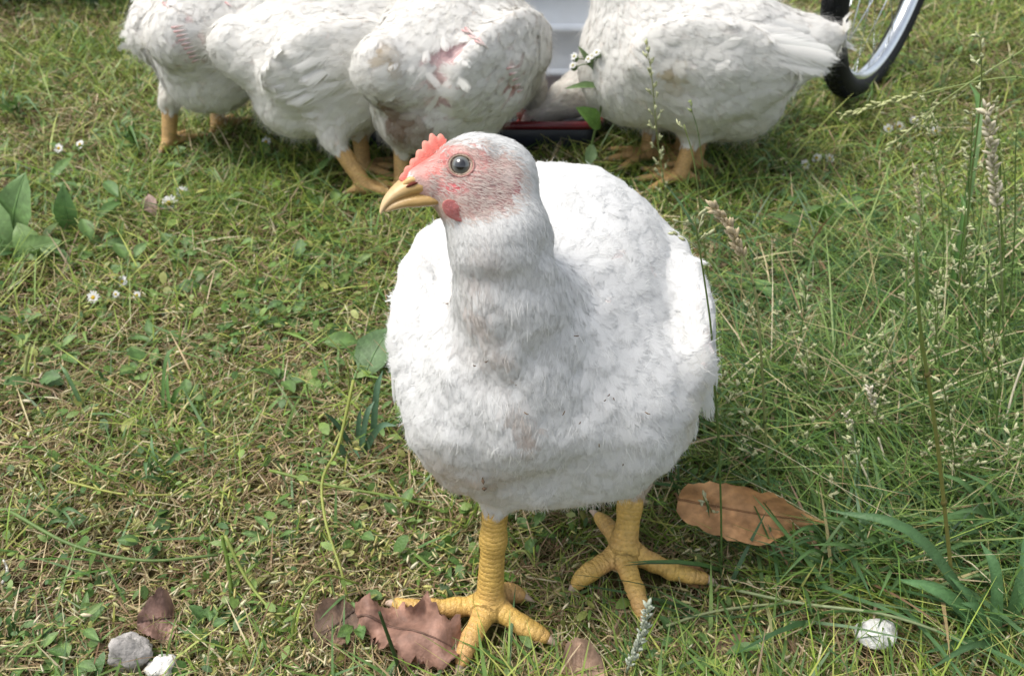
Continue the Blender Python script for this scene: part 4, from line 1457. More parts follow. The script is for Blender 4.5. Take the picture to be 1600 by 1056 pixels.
def low_here(P):
    f = np.ones(len(P))
    for (x, y, r) in CLEAR:
        f = np.minimum(f, np.clip((np.hypot(P[:, 0] - x, P[:, 1] - y + .3 * r) / (r * 1.25)) ** 2, .12, 1))
    return f


def lush(P):
    """0 = worn, dry and seedy; 1 = green"""
    g = .66 + .38 * vnoise(P, 3.1, 41) + .22 * vnoise(P, 9, 42)
    g = g + .30 * np.clip((P[:, 0] - .12) / .15, 0, 1) * (P[:, 1] < .95)
    g = g - .30 * np.exp(-(((P[:, 0] - .33) / .15) ** 2 + ((P[:, 1] - .86) / .12) ** 2))
    g = g - .40 * np.clip((-.02 - P[:, 0]) / .1, 0, 1) * np.clip((.62 - P[:, 1]) / .1, 0, 1)
    g = g - .55 * np.exp(-(((P[:, 0] - .20) / .15) ** 2 + ((P[:, 1] - .385) / .045) ** 2))
    g = g + .20 * np.clip((P[:, 1] - .85) / .5, 0, 1)
    g = g - .16 * np.clip((.0 - P[:, 0]) / .1, 0, 1) * np.clip((.95 - P[:, 1]) / .2, 0, 1)
    return np.clip(g, 0, 1)


def pick(rg, n, palette, p=None):
    pal = np.array(palette)
    c = pal[rg.choice(len(pal), n, p=p)]
    return c * rg.uniform(.78, 1.22, (n, 1)) * rg.uniform(.94, 1.06, (n, 3))


def base3(P):
    return np.concatenate([P, ground_z(P[:, 0], P[:, 1])[:, None]], 1)


GREENS = [(.105, .170, .026), (.16, .245, .036), (.22, .31, .05), (.28, .36, .07), (.095, .18, .05), (.40, .42, .11)]
STRAWS = [(.48, .38, .22), (.34, .25, .14), (.60, .52, .34), (.20, .13, .07), (.40, .36, .17), (.26, .18, .10)]

# --- dead, trodden straw lying on the soil
rg = np.random.default_rng(51)
N = 50000
P2 = spread(N, rg, .35)
keep = (rg.random(N) < .45 + .7 * (1 - lush(P2))) & (clear_of_feet(P2) > .002)
P2 = P2[keep]; N = len(P2)
B0 = base3(P2)
th = rg.uniform(0, 2 * math.pi, N)
L = rg.uniform(.010, .060, N) * (.8 + .25 * np.hypot(P2[:, 0], P2[:, 1]))
dr = np.stack([np.cos(th), np.sin(th), rg.normal(.05, .16, N)], 1)
sd = np.stack([-np.sin(th), np.cos(th), rg.normal(0, .5, N)], 1)
s = np.array([-.5, 0, .5])
bend = rg.normal(0, .16, N)
pth = B0[:, None] + np.array([0, 0, 1.])[None, None] * (rg.uniform(.0005, .010, N)[:, None, None] + .002) + dr[:, None] * (L[:, None] * s)[..., None] + sd[:, None] * (L[:, None] * bend[:, None] * (1 - 4 * s ** 2))[..., None]
pth[..., 2] = np.maximum(pth[..., 2], B0[:, None, 2] + .0008)
w = rg.uniform(.0005, .0016, N)[:, None] * np.array([.7, 1, .5]) * (.75 + .35 * P2[:, 1:2])
V, q, c = ribbons(pth, w, unit(sd), pick(rg, N, STRAWS))
tag(obj('dry_straw', mesh_np('dry_straw', V, q, c), M_STRAW), kind='stuff')

# --- living grass
rg = np.random.default_rng(52)
N = 160000
P2 = spread(N, rg, .42)
lu = lush(P2)
cf = clear_of_feet(P2)
keep = (rg.random(N) < .22 + .9 * lu) & (cf > .0015) & (low_here(P2) > .2)
P2, lu, cf = P2[keep], lu[keep], cf[keep]
N = len(P2)
B0 = base3(P2)
tall = np.clip((P2[:, 0] - .16) / .12, 0, 1) * (P2[:, 1] < 1.0) * np.clip((P2[:, 1] - .41) / .06, 0, 1)
h = rg.gamma(3.2, .0062, N) * (.55 + .75 * lu) * (1 + .95 * tall)
under = (np.hypot((P2[:, 0] - .04) / .12, (P2[:, 1] - .52) / .15) < 1)
h = np.where(under, np.minimum(h, .03), h)
h = h * low_here(P2)
h = np.where(cf < .03, np.minimum(h, .012 + cf * .5), h)
th = rg.uniform(0, 2 * math.pi, N)
lean = rg.uniform(.2, 1.7, N); bd = rg.uniform(.0, .9, N)
d = np.stack([np.cos(th), np.sin(th), 0 * th], 1)
s = np.array([0, .35, .72, 1.0])
pth = B0[:, None] + d[:, None] * (h[:, None] * (lean[:, None] * s + bd[:, None] * s ** 2))[..., None]
pth[..., 2] += h[:, None] * (s - .38 * bd[:, None] * s ** 2) - .001
tw_ = th + math.pi / 2 + rg.normal(0, .5, N)
sd = np.stack([np.cos(tw_), np.sin(tw_), rg.normal(0, .3, N)], 1)
w = rg.uniform(.0009, .0023, N)[:, None] * np.array([.8, 1, .75, .12]) * (.78 + .35 * P2[:, 1:2])
col = pick(rg, N, GREENS) * (1 - tall[:, None] * np.array([[.38, .24, .02]]))  # tall side tinted darker and bluer, shade depth put into the blade colour
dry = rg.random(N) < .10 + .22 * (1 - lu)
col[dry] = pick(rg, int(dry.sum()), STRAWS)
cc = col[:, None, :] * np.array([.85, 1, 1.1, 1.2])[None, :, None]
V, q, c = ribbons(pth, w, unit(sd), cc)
tag(obj('lawn_grass', mesh_np('lawn_grass', V, q, c), M_GRASS), kind='stuff')

# --- broader, longer blades of the unmown rough
rg = np.random.default_rng(57)
N = 7500
P2 = np.stack([rg.uniform(.10, .95, N), rg.uniform(.40, 1.15, N)], 1)
keep = (np.abs(P2[:, 0]) < .62 * (P2[:, 1] * CP + CAM_H * SP) * 1.15 + .1) & (clear_of_feet(P2) > .006) & (low_here(P2) > .6) & (rg.random(N) < np.clip((P2[:, 0] - .10) / .14, 0, 1) * np.clip(1.25 - P2[:, 1], .1, 1) * np.clip(.7 + .8 * vnoise(P2, 6, 91), 0, 1))
keep &= ~(np.hypot((P2[:, 0] - .04) / .13, (P2[:, 1] - .52) / .17) < 1)
P2 = P2[keep]; N = len(P2)
B0 = base3(P2)
h = rg.uniform(.035, .085, N)
th = rg.uniform(0, 2 * math.pi, N)
lean = rg.uniform(.3, 1.3, N); bd = rg.uniform(.2, 1.1, N)
d = np.stack([np.cos(th), np.sin(th), 0 * th], 1)
s = np.array([0, .2, .42, .65, .85, 1.0])
pth = B0[:, None] + d[:, None] * (h[:, None] * (lean[:, None] * s + bd[:, None] * s ** 2))[..., None]
pth[..., 2] += h[:, None] * (s - .42 * bd[:, None] * s ** 2) - .002
tw_ = th + math.pi / 2 + rg.normal(0, .4, N)
sd = np.stack([np.cos(tw_), np.sin(tw_), rg.normal(0, .3, N)], 1)
w = rg.uniform(.0018, .0042, N)[:, None] * np.array([.8, 1, 1, .85, .5, .06])
col = pick(rg, N, [(.065, .135, .045), (.085, .165, .045), (.11, .20, .06), (.075, .15, .06)])
dry = rg.random(N) < .10
col[dry] = pick(rg, int(dry.sum()), STRAWS)
V, q, c = ribbons(pth, w, unit(sd), col)
tag(obj('rough_grass', mesh_np('rough_grass', V, q, c), M_GRASS), kind='stuff')

# --- scattered broader blades all over the lawn
rg = np.random.default_rng(58)
N = 6500
P2 = spread(N, rg, .30)
keep = (clear_of_feet(P2) > .010) & (low_here(P2) > .5) & (rg.random(N) < .3 + .7 * lush(P2))
P2 = P2[keep]; N = len(P2)
B0 = base3(P2)
h = rg.uniform(.014, .042, N)
h = np.where(np.hypot((P2[:, 0] - .04) / .13, (P2[:, 1] - .52) / .16) < 1, .015, h)
th = rg.uniform(0, 2 * math.pi, N)
lean = rg.uniform(.4, 1.8, N); bd = rg.uniform(.1, 1.0, N)
d = np.stack([np.cos(th), np.sin(th), 0 * th], 1)
pth = B0[:, None] + d[:, None] * (h[:, None] * (lean[:, None] * s + bd[:, None] * s ** 2))[..., None]
pth[..., 2] += h[:, None] * (s - .42 * bd[:, None] * s ** 2) - .001
tw_ = th + math.pi / 2 + rg.normal(0, .3, N)
sd = np.stack([np.cos(tw_), np.sin(tw_), rg.normal(0, .25, N)], 1)
w = rg.uniform(.0022, .0042, N)[:, None] * np.array([.8, 1, 1, .85, .5, .06]) * (.8 + .3 * P2[:, 1:2])
col = pick(rg, N, [(.11, .21, .05), (.15, .26, .06), (.19, .30, .08), (.12, .22, .08)])
V, q, c = ribbons(pth, w, unit(sd), col)
tag(obj('broad_grass', mesh_np('broad_grass', V, q, c), M_GRASS), kind='stuff')

# --- tiny round and oval weed leaves (chickweed, clover)
rg = np.random.default_rng(53)
N = 42000
P2 = spread(N, rg, .36)
wd_ = np.clip(.40 + .55 * vnoise(P2, 5.2, 61) + .35 * vnoise(P2, 14, 62) + .25 * (P2[:, 0] < 0) + .15 * (P2[:, 1] > .8), 0, 1)
keep = (rg.random(N) < wd_ * .5) & (clear_of_feet(P2) > .006)
P2 = P2[keep]; N = len(P2)
B0 = base3(P2)
th = rg.uniform(0, 2 * math.pi, N)
L = rg.gamma(4, .0019, N) * (.8 + .45 * P2[:, 1]) + .002
el = rg.normal(.25, .45, N)
d = np.stack([np.cos(th) * np.cos(el), np.sin(th) * np.cos(el), np.sin(el)], 1)
sd = unit(np.stack([-np.sin(th), np.cos(th), rg.normal(0, .45, N)], 1))
s = np.array([0, .22, .55, .85, 1.0])
zz = rg.uniform(.002, .020, N) * low_here(P2)
pth = B0[:, None] + np.array([0, 0, 1.])[None, None] * zz[:, None, None] + d[:, None] * (L[:, None] * s)[..., None]
pth[..., 2] -= L[:, None] * .28 * s ** 2
pth[..., 2] = np.maximum(pth[..., 2], B0[:, None, 2] + .001)
ratio = rg.uniform(.28, .68, N)
w = (L * ratio)[:, None] * np.array([.12, .8, 1, .62, .08])
col = pick(rg, N, [(.085, .165, .032), (.12, .22, .044), (.17, .27, .06), (.20, .29, .07), (.07, .14, .04), (.30, .32, .09)])
V, q, c = ribbons(pth, w, sd, col)
tag(obj('small_weed_leaves', mesh_np('small_weed_leaves', V, q, c), M_LEAF), kind='stuff')

# --- pale seed capsules and husks in drifts
rg = np.random.default_rng(54)
N = 50000
P2 = spread(N, rg, .40)
dn = np.clip(-.05 + .95 * (vnoise(P2, 6.5, 71) * .6 + vnoise(P2, 17, 72) * .5) + .75 * np.clip((.04 - P2[:, 0]) / .12, 0, 1) * np.clip((.72 - P2[:, 1]) / .25, 0, 1), .02, 1)
keep = (rg.random(N) < dn) & (clear_of_feet(P2) > .004)
P2 = P2[keep]; N = len(P2)
C = base3(P2)
C[:, 2] += rg.uniform(.002, .024, N) * low_here(P2)
th = rg.uniform(0, 2 * math.pi, N)
D = np.stack([np.cos(th), np.sin(th), rg.normal(.15, .4, N)], 1)
L = rg.uniform(.0050, .0125, N) * (.8 + .3 * P2[:, 1]); R = L * rg.uniform(.07, .16, N)
V, q, t, c = spindles(C, D, L, R, pick(rg, N, [(.50, .47, .17), (.58, .53, .28), (.40, .42, .13), (.66, .60, .40), (.46, .36, .18)]))
tag(obj('seed_husks', mesh_np('seed_husks', V, [q, t], c), M_SEED), kind='stuff')

# --- thin yellow-green creeping stems woven through
rg = np.random.default_rng(55)
N = 5200
P2 = spread(N, rg, .38)
keep = clear_of_feet(P2) > .012
P2 = P2[keep]; N = len(P2)
B0 = base3(P2)
th = rg.uniform(0, 2 * math.pi, N)
L = rg.uniform(.03, .10, N)
d = np.stack([np.cos(th), np.sin(th), 0 * th], 1); sd = np.stack([-np.sin(th), np.cos(th), 0 * th], 1)
s = np.linspace(-.5, .5, 6)
b1, b2 = rg.normal(0, .35, (2, N, 1))
pth = B0[:, None] + d[:, None] * (L[:, None] * s)[..., None] + sd[:, None] * (L[:, None] * (b1 * (s ** 2) * 2 + b2 * np.sin(s * 6) * .5))[..., None]
pth[..., 2] = ground_z(pth[..., 0].ravel(), pth[..., 1].ravel()).reshape(N, 6) + .004 + rg.uniform(.002, .03, (N, 1)) * (.5 - 2 * s ** 2) + .004
w = rg.uniform(.0007, .0015, N)[:, None] * np.array([1, 1, 1, 1, .9, .6])
V, q, c = ribbons(pth, w, np.array([[0, -.5, .85]]).repeat(N, 0), pick(rg, N, [(.22, .26, .06), (.30, .32, .09), (.16, .21, .05), (.38, .33, .15)]))
tag(obj('creeping_stems', mesh_np('creeping_stems', V, q, c), M_GRASS), kind='stuff')

# ================================================================== PLANTS AND DEBRIS ONE CAN POINT AT
def gpt(px, py, z=0.0):
    p = G(px, py, z)
    p[2] = z + ground_z(p[0], p[1])[0]
    return p


def path_px(pts, dy=0.0, n=24, zbase=-.003):
    """base on the ground under its picture point, the rest standing over it; dy = lean away per step"""
    p0 = gpt(*pts[0]); p0[2] += zbase
    P = [p0]
    for i, q in enumerate(pts[1:]):
        P.append(at(q[0], q[1], p0[1] + dy * (i + 1) / (len(pts) - 1)))
    return catmull(P, n)


def seed_head(path, i0, dens, spread_, glen, col, rg, dense=False, branch=.02):
    bag = Bag()
    T = unit(np.gradient(path, axis=0))
    seg = path[i0:]; Ts = T[i0:]
    cum = np.r_[0, np.cumsum(np.linalg.norm(np.diff(seg, axis=0), axis=1))]
    C, D = [], []
    s_ = 0.0
    k = 0
    while s_ < cum[-1]:
        p = np.array([np.interp(s_, cum, seg[:, j]) for j in range(3)])
        t_ = unit(np.array([np.interp(s_, cum, Ts[:, j]) for j in range(3)]))
        a = k * 2.4 + rg.uniform(-.4, .4)
        e1 = unit(np.cross(t_, [.31, .9, .2])); e2 = np.cross(t_, e1)
        o = e1 * math.cos(a) + e2 * math.sin(a)
        frac = s_ / cum[-1]
        if dense:
            for _ in range(2):
                d = unit(t_ + o * rg.uniform(.25, .7) * spread_ + rg.normal(0, .12, 3))
                C.append(p + o * rg.uniform(.0004, .0016) + d * glen * .45); D.append(d)
                o = -o
            s_ += dens
        else:
            bl = branch * (1.05 - .75 * frac) * rg.uniform(.6, 1.2)
            d = unit(t_ * 1.1 + o * spread_)
            e = p + d * bl - np.array([0, 0, bl * .18])
            V, q, tt = tube([p, p + d * bl * .5, e], [.00035, .0003, .0002], 4)
            bag.add(V, q, tt, np.array(col) * .8)
            for _ in range(rg.integers(3, 6)):
                f = rg.uniform(.3, 1.0)
                dd = unit(d + rg.normal(0, .35, 3))
                C.append(p + (e - p) * f + dd * glen * .4); D.append(dd)
            s_ += dens * rg.uniform(.6, 1.3)
        k += 1
    n = len(C)
    C, D = np.array(C), np.array(D)
    L = rg.uniform(.85, 1.4, n) * glen
    V, q, t, c = spindles(C, D, L, L * rg.uniform(.15, .23, n), np.array(col)[None] * rg.uniform(.75, 1.25, (n, 1)), ns=4)
    bag.add(V, q, t, c)
    return bag.get()


RS = np.random.default_rng(91)
PALE, TAN, LIME = (.50, .52, .30), (.60, .50, .32), (.36, .43, .17)


def stalk(label, pts, r=.0011, col=(.10, .15, .035), tip=None, head=None, dy=0.0, group='grass stalks in seed', leaf=None, cat='grass stalk', name='grass_stalk'):
    P = path_px([pts[0]] + [(x + RS.uniform(-3, 3), y) for x, y in pts[1:]], dy)
    P = P + np.stack([.0018 * np.sin(np.linspace(0, RS.uniform(5, 11), len(P)) + RS.uniform(0, 6)), np.zeros(len(P)), np.zeros(len(P))], 1) * np.linspace(0, 1, len(P))[:, None]
    root = thing(name, P[0], label, cat, group)
    n = len(P)
    rad = np.linspace(r, r * .5, n)
    V, q, t = tube(P, rad, 6)
    f = np.r_[np.repeat(np.linspace(0, 1, n), 6), 0, 1][:, None]
    c = np.array(col)[None] * (1 - f) + np.array(tip if tip is not None else col)[None] * f
    part('stem', V, [q, t], M_GRASS, root, np.clip(c * 1.35, 0, .8))
    # swollen joints on the stem
    for u in (.22, .5):
        i_ = int(u * n)
        V, q = blob(P[i_], np.eye(3), np.array([1.5, 1.5, 2.2]) * rad[i_], 8, 6)
        part('stem_node', V, q, M_GRASS, root, np.array(col) * .7)
    if head:
        kind, u0, dens, sp, gl, hc, br = head
        V, f_, c = seed_head(P, int(u0 * n), dens, sp, gl, hc, RS, kind == 'dense', br)
        part('seed_head', V, f_, M_SEED, root, c)
    for (u, px, py, w) in (leaf or ()):
        a = P[int(u * n)]; b = at(px, py, a[1] + .01)
        mid = (a + b) / 2 + np.array([0, 0, np.linalg.norm(b - a) * .12])
        pth = catmull([a, mid, b], 9)
        sd = unit(np.cross(b - a, [0, .6, .8]))
        V, q, c = ribbons(pth[None], (w * np.interp(np.linspace(0, 1, 9), [0, .15, .6, 1], [.5, 1, .8, .05]))[None], sd[None], np.array([[.10, .17, .04]]))
        part('leaf', V, q, M_GRASS, root, c)
    return root


stalk('tall grass stalk with a nodding dense tan seed head right of the near chicken', [(1207, 812), (1199, 700), (1186, 560), (1177, 455), (1160, 395), (1137, 347), (1113, 323)], .0012, (.12, .18, .05), (.46, .40, .22), ('dense', .66, .0021, .9, .0075, TAN, 0))
stalk('green feathery grass panicle standing in front of the right-hand chicken\'s breast', [(1048, 345), (1038, 300), (1030, 215), (1022, 140), (1005, 64)], .0012, (.12, .18, .05), (.25, .25, .1), ('open', .22, .010, .55, .0066, PALE, .030))
stalk('dark green stalk with an open panicle crossing the near chicken\'s wing edge', [(1130, 892), (1124, 720), (1114, 560), (1101, 440), (1092, 338)], .0010, (.09, .15, .04), (.12, .17, .05), ('open', .84, .006, 1.1, .0048, PALE, .028), leaf=[(.35, 1150, 640, .003)])
stalk('thin stalk with a bent tip rising behind the near chicken\'s wing', [(1118, 560), (1103, 430), (1086, 270), (1068, 195)], .0011, (.10, .15, .04), (.2, .24, .08), ('open', .93, .008, .6, .005, PALE, .010))
stalk('stout bare green stem without a seed head at lower right', [(1494, 962), (1462, 690), (1441, 520), (1424, 378)], .0017, (.22, .19, .06), (.11, .19, .045))
stalk('grass stalk bowing leftwards with a long pale seed head below the bicycle wheel', [(1690, 470), (1672, 190), (1600, 122), (1430, 150), (1308, 182)], .0011, (.16, .22, .06), (.30, .35, .14), ('dense', .72, .0052, .7, .0080, (.44, .46, .22), 0), dy=.02)
stalk('grass stalk bowing leftwards with a drooping panicle at the right edge', [(1680, 520), (1660, 60), (1590, 85), (1480, 155), (1395, 230)], .0010, (.16, .22, .06), (.30, .35, .14), ('open', .70, .009, .5, .0062, (.42, .45, .22), .020), dy=.03)
stalk('stalk with a fluffy cream seed head near the right edge', [(1574, 610), (1566, 430), (1556, 300), (1538, 168)], .0011, (.10, .15, .04), (.4, .38, .24), ('dense', .60, .0046, 1.5, .0088, (.62, .57, .42), 0))
stalk('thin stalk with sparse green spikelets at the right edge', [(1577, 580), (1584, 420), (1592, 180)], .0010, (.11, .17, .05), None, ('open', .55, .016, .5, .005, LIME, .016))
stalk('tallest grass stalk, with a small loose panicle at top right', [(1500, 560), (1514, 340), (1526, 180), (1532, 58)], .0012, (.11, .17, .05), (.16, .18, .06), ('open', .66, .010, 1.0, .0056, PALE, .022))
stalk('short stalk with a small buff spike in the middle of the right-hand lawn', [(1443, 425), (1440, 340), (1427, 258)], .0010, (.22, .22, .1), (.5, .44, .28), ('dense', .50, .0062, 1.0, .0065, (.58, .50, .33), 0))
stalk('whitish dry seed head low in the grass right of the brown leaf', [(1382, 705), (1372, 650), (1358, 606)], .0010, (.55, .5, .36), (.6, .55, .4), ('dense', .35, .0030, 1.3, .0066, (.72, .66, .54), 0))
stalk('small whitish dry seed head left of another in the grass', [(1345, 720), (1334, 690), (1318, 645)], .0009, (.5, .46, .3), (.6, .55, .4), ('dense', .35, .0040, 1.2, .0060, (.70, .64, .52), 0))
stalk('green stalk with a loose panicle among the thick grass at right', [(1506, 800), (1492, 690), (1470, 590)], .0011, (.12, .17, .05), None, ('open', .35, .008, .8, .0052, PALE, .024))
stalk('silvery grey-green fallen seed head beside the far foot', [(972, 1062), (985, 1030), (1002, 985), (1018, 946)], .0010, (.34, .38, .28), None, ('dense', .25, .0022, 1.2, .0060, (.46, .50, .40), 0))
stalk('short slender green spike standing behind the near chicken\'s back', [(1112, 330), (1092, 215), (1082, 160)], .0010, (.12, .17, .05), None, ('open', .80, .006, .5, .005, LIME, .008))
for k in range(34):
    x0 = RS.uniform(1430, 1660); y0 = RS.uniform(430, 780)
    hgt = RS.uniform(200, 420) * (.6 + y0 / 1600)
    x1 = x0 + RS.uniform(-50, 40)
    stalk('thin green grass stalk with a fine panicle in the tall clump at the right edge', [(x0, y0), (x0 * .6 + x1 * .4 + RS.uniform(-8, 8), y0 - hgt * .55), (x1 + RS.uniform(-14, 14), y0 - hgt)], RS.uniform(.0007, .0011), tuple(np.array([.13, .20, .05]) * RS.uniform(.7, 1.4)), None,
          ('open', RS.uniform(.5, .75), .009, RS.uniform(.4, .9), .0050, LIME if k % 3 == 0 else PALE, .024), dy=RS.uniform(-.03, .03), group='thin stalks in the tall clump')
for k in range(26):
    x0 = RS.uniform(1100, 1560); y0 = RS.uniform(560, 860)
    hgt = RS.uniform(60, 190)
    x1 = x0 + RS.uniform(-60, 60)
    stalk('short stalk with a fine green panicle in the rough grass at right', [(x0, y0), ((x0 + x1) / 2, y0 - hgt * .6), (x1, y0 - hgt)], .0007, tuple(np.array([.15, .22, .06]) * RS.uniform(.7, 1.4)), None,
          ('open', .45, .0075, RS.uniform(.5, 1.0), .0055, PALE if k % 3 else (.5, .5, .3), .016), dy=RS.uniform(-.02, .02), group='short panicles in the rough grass')
# lying straws and stems
for (lab, pts, r, c_) in (
        ('long green stem lying across the grass right of the near chicken', [(1232, 652, .03), (1330, 650, .05), (1450, 632, .06), (1640, 580, .05)], .0012, (.20, .27, .08)),
        ('green stem leaning low from the brown leaf to the right edge', [(1270, 812, .03), (1400, 818, .035), (1640, 830, .03)], .0012, (.19, .27, .08)),
        ('long pale grass blade arching over the white stone', [(1090, 898, .01), (1240, 935, .03), (1390, 960, .045), (1520, 1010, .03), (1580, 1056, .01)], .0014, (.30, .36, .18)),
        ('thin pale stalk lying beside the far foot', [(1030, 975, .012), (1110, 948, .02), (1200, 938, .022), (1300, 936, .012)], .0013, (.32, .36, .18)),
        ('white dry straw leaning at the right edge', [(1568, 760, .0), (1576, 640, .06), (1612, 530, .12)], .0013, (.72, .66, .50)),
        ('cream dry straw standing in the grass right of the brown leaf', [(1412, 795, .0), (1394, 735, .03), (1376, 672, .06)], .0015, (.72, .66, .50)),
        ('cream dry straw leaning left of another straw', [(1398, 835, .0), (1372, 775, .03), (1346, 714, .06)], .0014, (.66, .62, .44)),
        ('tan straw lying behind the near chicken to the right', [(1110, 512, .02), (1180, 512, .03), (1262, 506, .03)], .0012, (.46, .42, .2)),
        ('bent pale straw right of the near chicken', [(1205, 515, .005), (1242, 482, .04), (1290, 530, .005)], .0012, (.42, .38, .2)),
        ('thin green stem leaning low in the right-hand grass', [(1100, 690, .0), (1260, 660, .06), (1440, 612, .08), (1600, 560, .08)], .0009, (.16, .22, .06)),
        ('yellow-green stem curving down to the brown leaf left of the near foot', [(552, 590, .10), (528, 690, .06), (503, 745, .05), (508, 810, .04), (532, 885, .03), (546, 950, .005)], .0016, (.34, .38, .09)),
        ('thick pale green stem standing in the seedy grass at lower left', [(362, 950, .0), (355, 880, .03), (345, 830, .055)], .0020, (.20, .30, .06)),
        ('yellow-green stem sloping from the thick stem toward the bottom', [(350, 830, .055), (385, 900, .03), (425, 950, .02), (470, 1000, .005)], .0014, (.30, .36, .09)),
        ('curved yellow-green stem arching near the bottom at left of centre', [(455, 1010, .005), (462, 950, .03), (500, 895, .045), (560, 905, .02)], .0013, (.28, .36, .08)),
        ('long flat green stem lying across the lower left grass', [(15, 795, .03), (110, 845, .03), (220, 868, .025), (340, 862, .015)], .0016, (.17, .26, .08)),
        ('thin yellow stem lying across pale seed husks at left', [(105, 752, .02), (190, 770, .02), (270, 775, .015)], .0012, (.40, .42, .10)),
        ('green stem sloping toward the near chicken\'s breast', [(420, 730, .03), (520, 755, .03), (620, 775, .025), (700, 800, .01)], .0015, (.20, .28, .06)),
        ('yellowish branching stem left of the near chicken', [(375, 585, .005), (440, 550, .05), (505, 512, .07)], .0010, (.36, .38, .10)),
        ('thin stem rising left of the near chicken\'s breast', [(545, 640, .0), (540, 560, .06), (500, 510, .09)], .0010, (.28, .34, .09)),
        ('stout pale stem at the far left edge', [(35, 605, .0), (38, 560, .03), (45, 530, .05)], .0018, (.36, .40, .16)),
        ('pale hooked stem between the near chicken\'s feet', [(790, 862, .0), (818, 850, .025), (838, 878, .01)], .0013, (.34, .38, .12)),
        ('dark green blade leaning across the near foot\'s brown leaf', [(630, 1060, .0), (610, 1000, .04), (592, 950, .07)], .0017, (.045, .085, .025)),
        ('white curled root at the left edge', [(0, 905, .01), (8, 885, .014), (2, 868, .01)], .0013, (.75, .73, .68))):
    P = catmull([gpt(*p) for p in pts], 22)
    root = thing('stem' if 'straw' not in lab else 'straw', P[0], lab, 'straw' if 'straw' in lab else ('root' if 'root' in lab else 'stem'))
    root.name = 'straw' if 'straw' in lab else ('root' if 'root' in lab else 'plant_stem')
    V, q, t = tube(P, r * (1 - .35 * np.linspace(0, 1, 22)), 6)
    wob = 1 + .18 * vnoise(V, 160, 3)[:, None]
    part('stalk', V, [q, t], M_GRASS, root, np.array(c_)[None] * wob)
    if 'yellow-green' in lab or 'thick pale green' in lab or 'sloping toward' in lab:
        for u in (.15, .3, .45, .6, .75, .88):
            i_ = int(u * 21)
            th = RS.uniform(0, 6.28)
            d = unit(np.array([math.cos(th), math.sin(th), RS.uniform(.0, .9)]))
            Lf = RS.uniform(.007, .016)
            sd = unit(np.cross(d, [RS.normal(0, .3), RS.normal(0, .3), 1]))
            s_ = np.array([0, .2, .5, .8, 1.0])
            pth = P[i_] + d * (Lf * s_)[:, None] - np.array([0, 0, 1]) * (Lf * .25 * s_ ** 2)[:, None]
            V, q, c = ribbons(pth[None], (Lf * .42 * np.array([.15, .8, 1, .7, .08]))[None], sd[None], np.array([[.17, .26, .06]]) * RS.uniform(.8, 1.3))
            part('leaf', V, q, M_LEAF, root, c)


# --- tufts of broad grass blades: each blade a part
def tuft(label, px, py, blades, w=.0045, col=(.06, .125, .045)):
    b = gpt(px, py)
    root = thing('grass_tuft', b, label, 'grass tuft', 'broad-bladed grass tufts')
    for (tx, ty, z, ww) in blades:
        tipp = gpt(tx, ty, z)
        st = b + np.array([RS.uniform(-.012, .012), RS.uniform(-.012, .012), -.003])
        ln = np.linalg.norm(tipp - st)
        mid = (st * .45 + tipp * .55) + np.array([0, 0, ln * RS.uniform(.10, .28)])
        pth = catmull([st, mid, tipp], 12)
        T = unit(np.gradient(pth, axis=0))
        sd = unit(np.cross(T, np.array([RS.normal(0, .35), -.55, .8])))
        prof = np.interp(np.linspace(0, 1, 12), [0, .2, .65, 1], [.6, 1, .85, .04]) * w * ww
        n_ = np.cross(sd, T)
        rows = []
        for i in range(12):
            rows += [pth[i] - sd[i] * prof[i] * .5 + n_[i] * prof[i] * .14, pth[i] - n_[i] * prof[i] * .06, pth[i] + sd[i] * prof[i] * .5 + n_[i] * prof[i] * .14]
        q = [[r * 3 + c, r * 3 + c + 1, r * 3 + c + 4, r * 3 + c + 3] for r in range(11) for c in range(2)]
        cc = np.array(col) * RS.uniform(.75, 1.35)
        c = np.array([cc * (1.25 if i % 3 == 1 else 1) * (1 + .2 * (i // 3) / 12) for i in range(36)])
        part('blade', np.array(rows), np.array(q), M_LEAF, root, c)
    return root


def fan(px, py, n, rx, ry, zmin=.01, zmax=.07, bias=(0, 0)):
    return [(px + bias[0] + RS.uniform(-rx, rx), py + bias[1] + RS.uniform(-ry, ry), RS.uniform(zmin, zmax), RS.uniform(.55, 1.15)) for _ in range(n)]


tuft('large tuft of bluish green blades in the bottom right corner', 1560, 1010, [(1395, 905, .05, 1.4), (1290, 795, .09, 1.2), (1440, 920, .03, 1.2), (1600, 830, .06, 1.3), (1530, 850, .08, 1.2), (1480, 900, .06, 1), (1620, 930, .05, 1.3)] + fan(1560, 1010, 9, 130, 90, bias=(-40, -50)), .0076, (.065, .135, .05))
tuft('tuft of narrow dark blades below the large brown leaf', 1300, 880, fan(1300, 880, 16, 110, 70, bias=(10, -30)), .0030, (.055, .11, .03))
tuft('tuft of blades between the brown leaf and the white stone', 1400, 900, fan(1400, 900, 14, 120, 80, .02, .08, bias=(-20, -40)), .0048, (.07, .13, .04))
tuft('tuft of blades at the right edge above the corner tuft', 1580, 850, fan(1580, 850, 14, 120, 90, .02, .09, bias=(-30, -40)), .0056, (.07, .135, .045))
tuft('tuft of bluish blades left of the near chicken\'s breast', 560, 705, [(598, 578, .07, 1.2), (520, 690, .05, 1), (505, 640, .06, .9), (585, 625, .05, 1.1), (620, 660, .05, 1.2)] + fan(560, 705, 3, 50, 50, bias=(0, -40)), .0056, (.07, .135, .075))
tuft('upright pair of green blades in the middle of the left lawn', 270, 650, [(278, 535, .07, 1.2), (262, 580, .05, .8), (290, 600, .05, .9)], .0058, (.085, .17, .045))
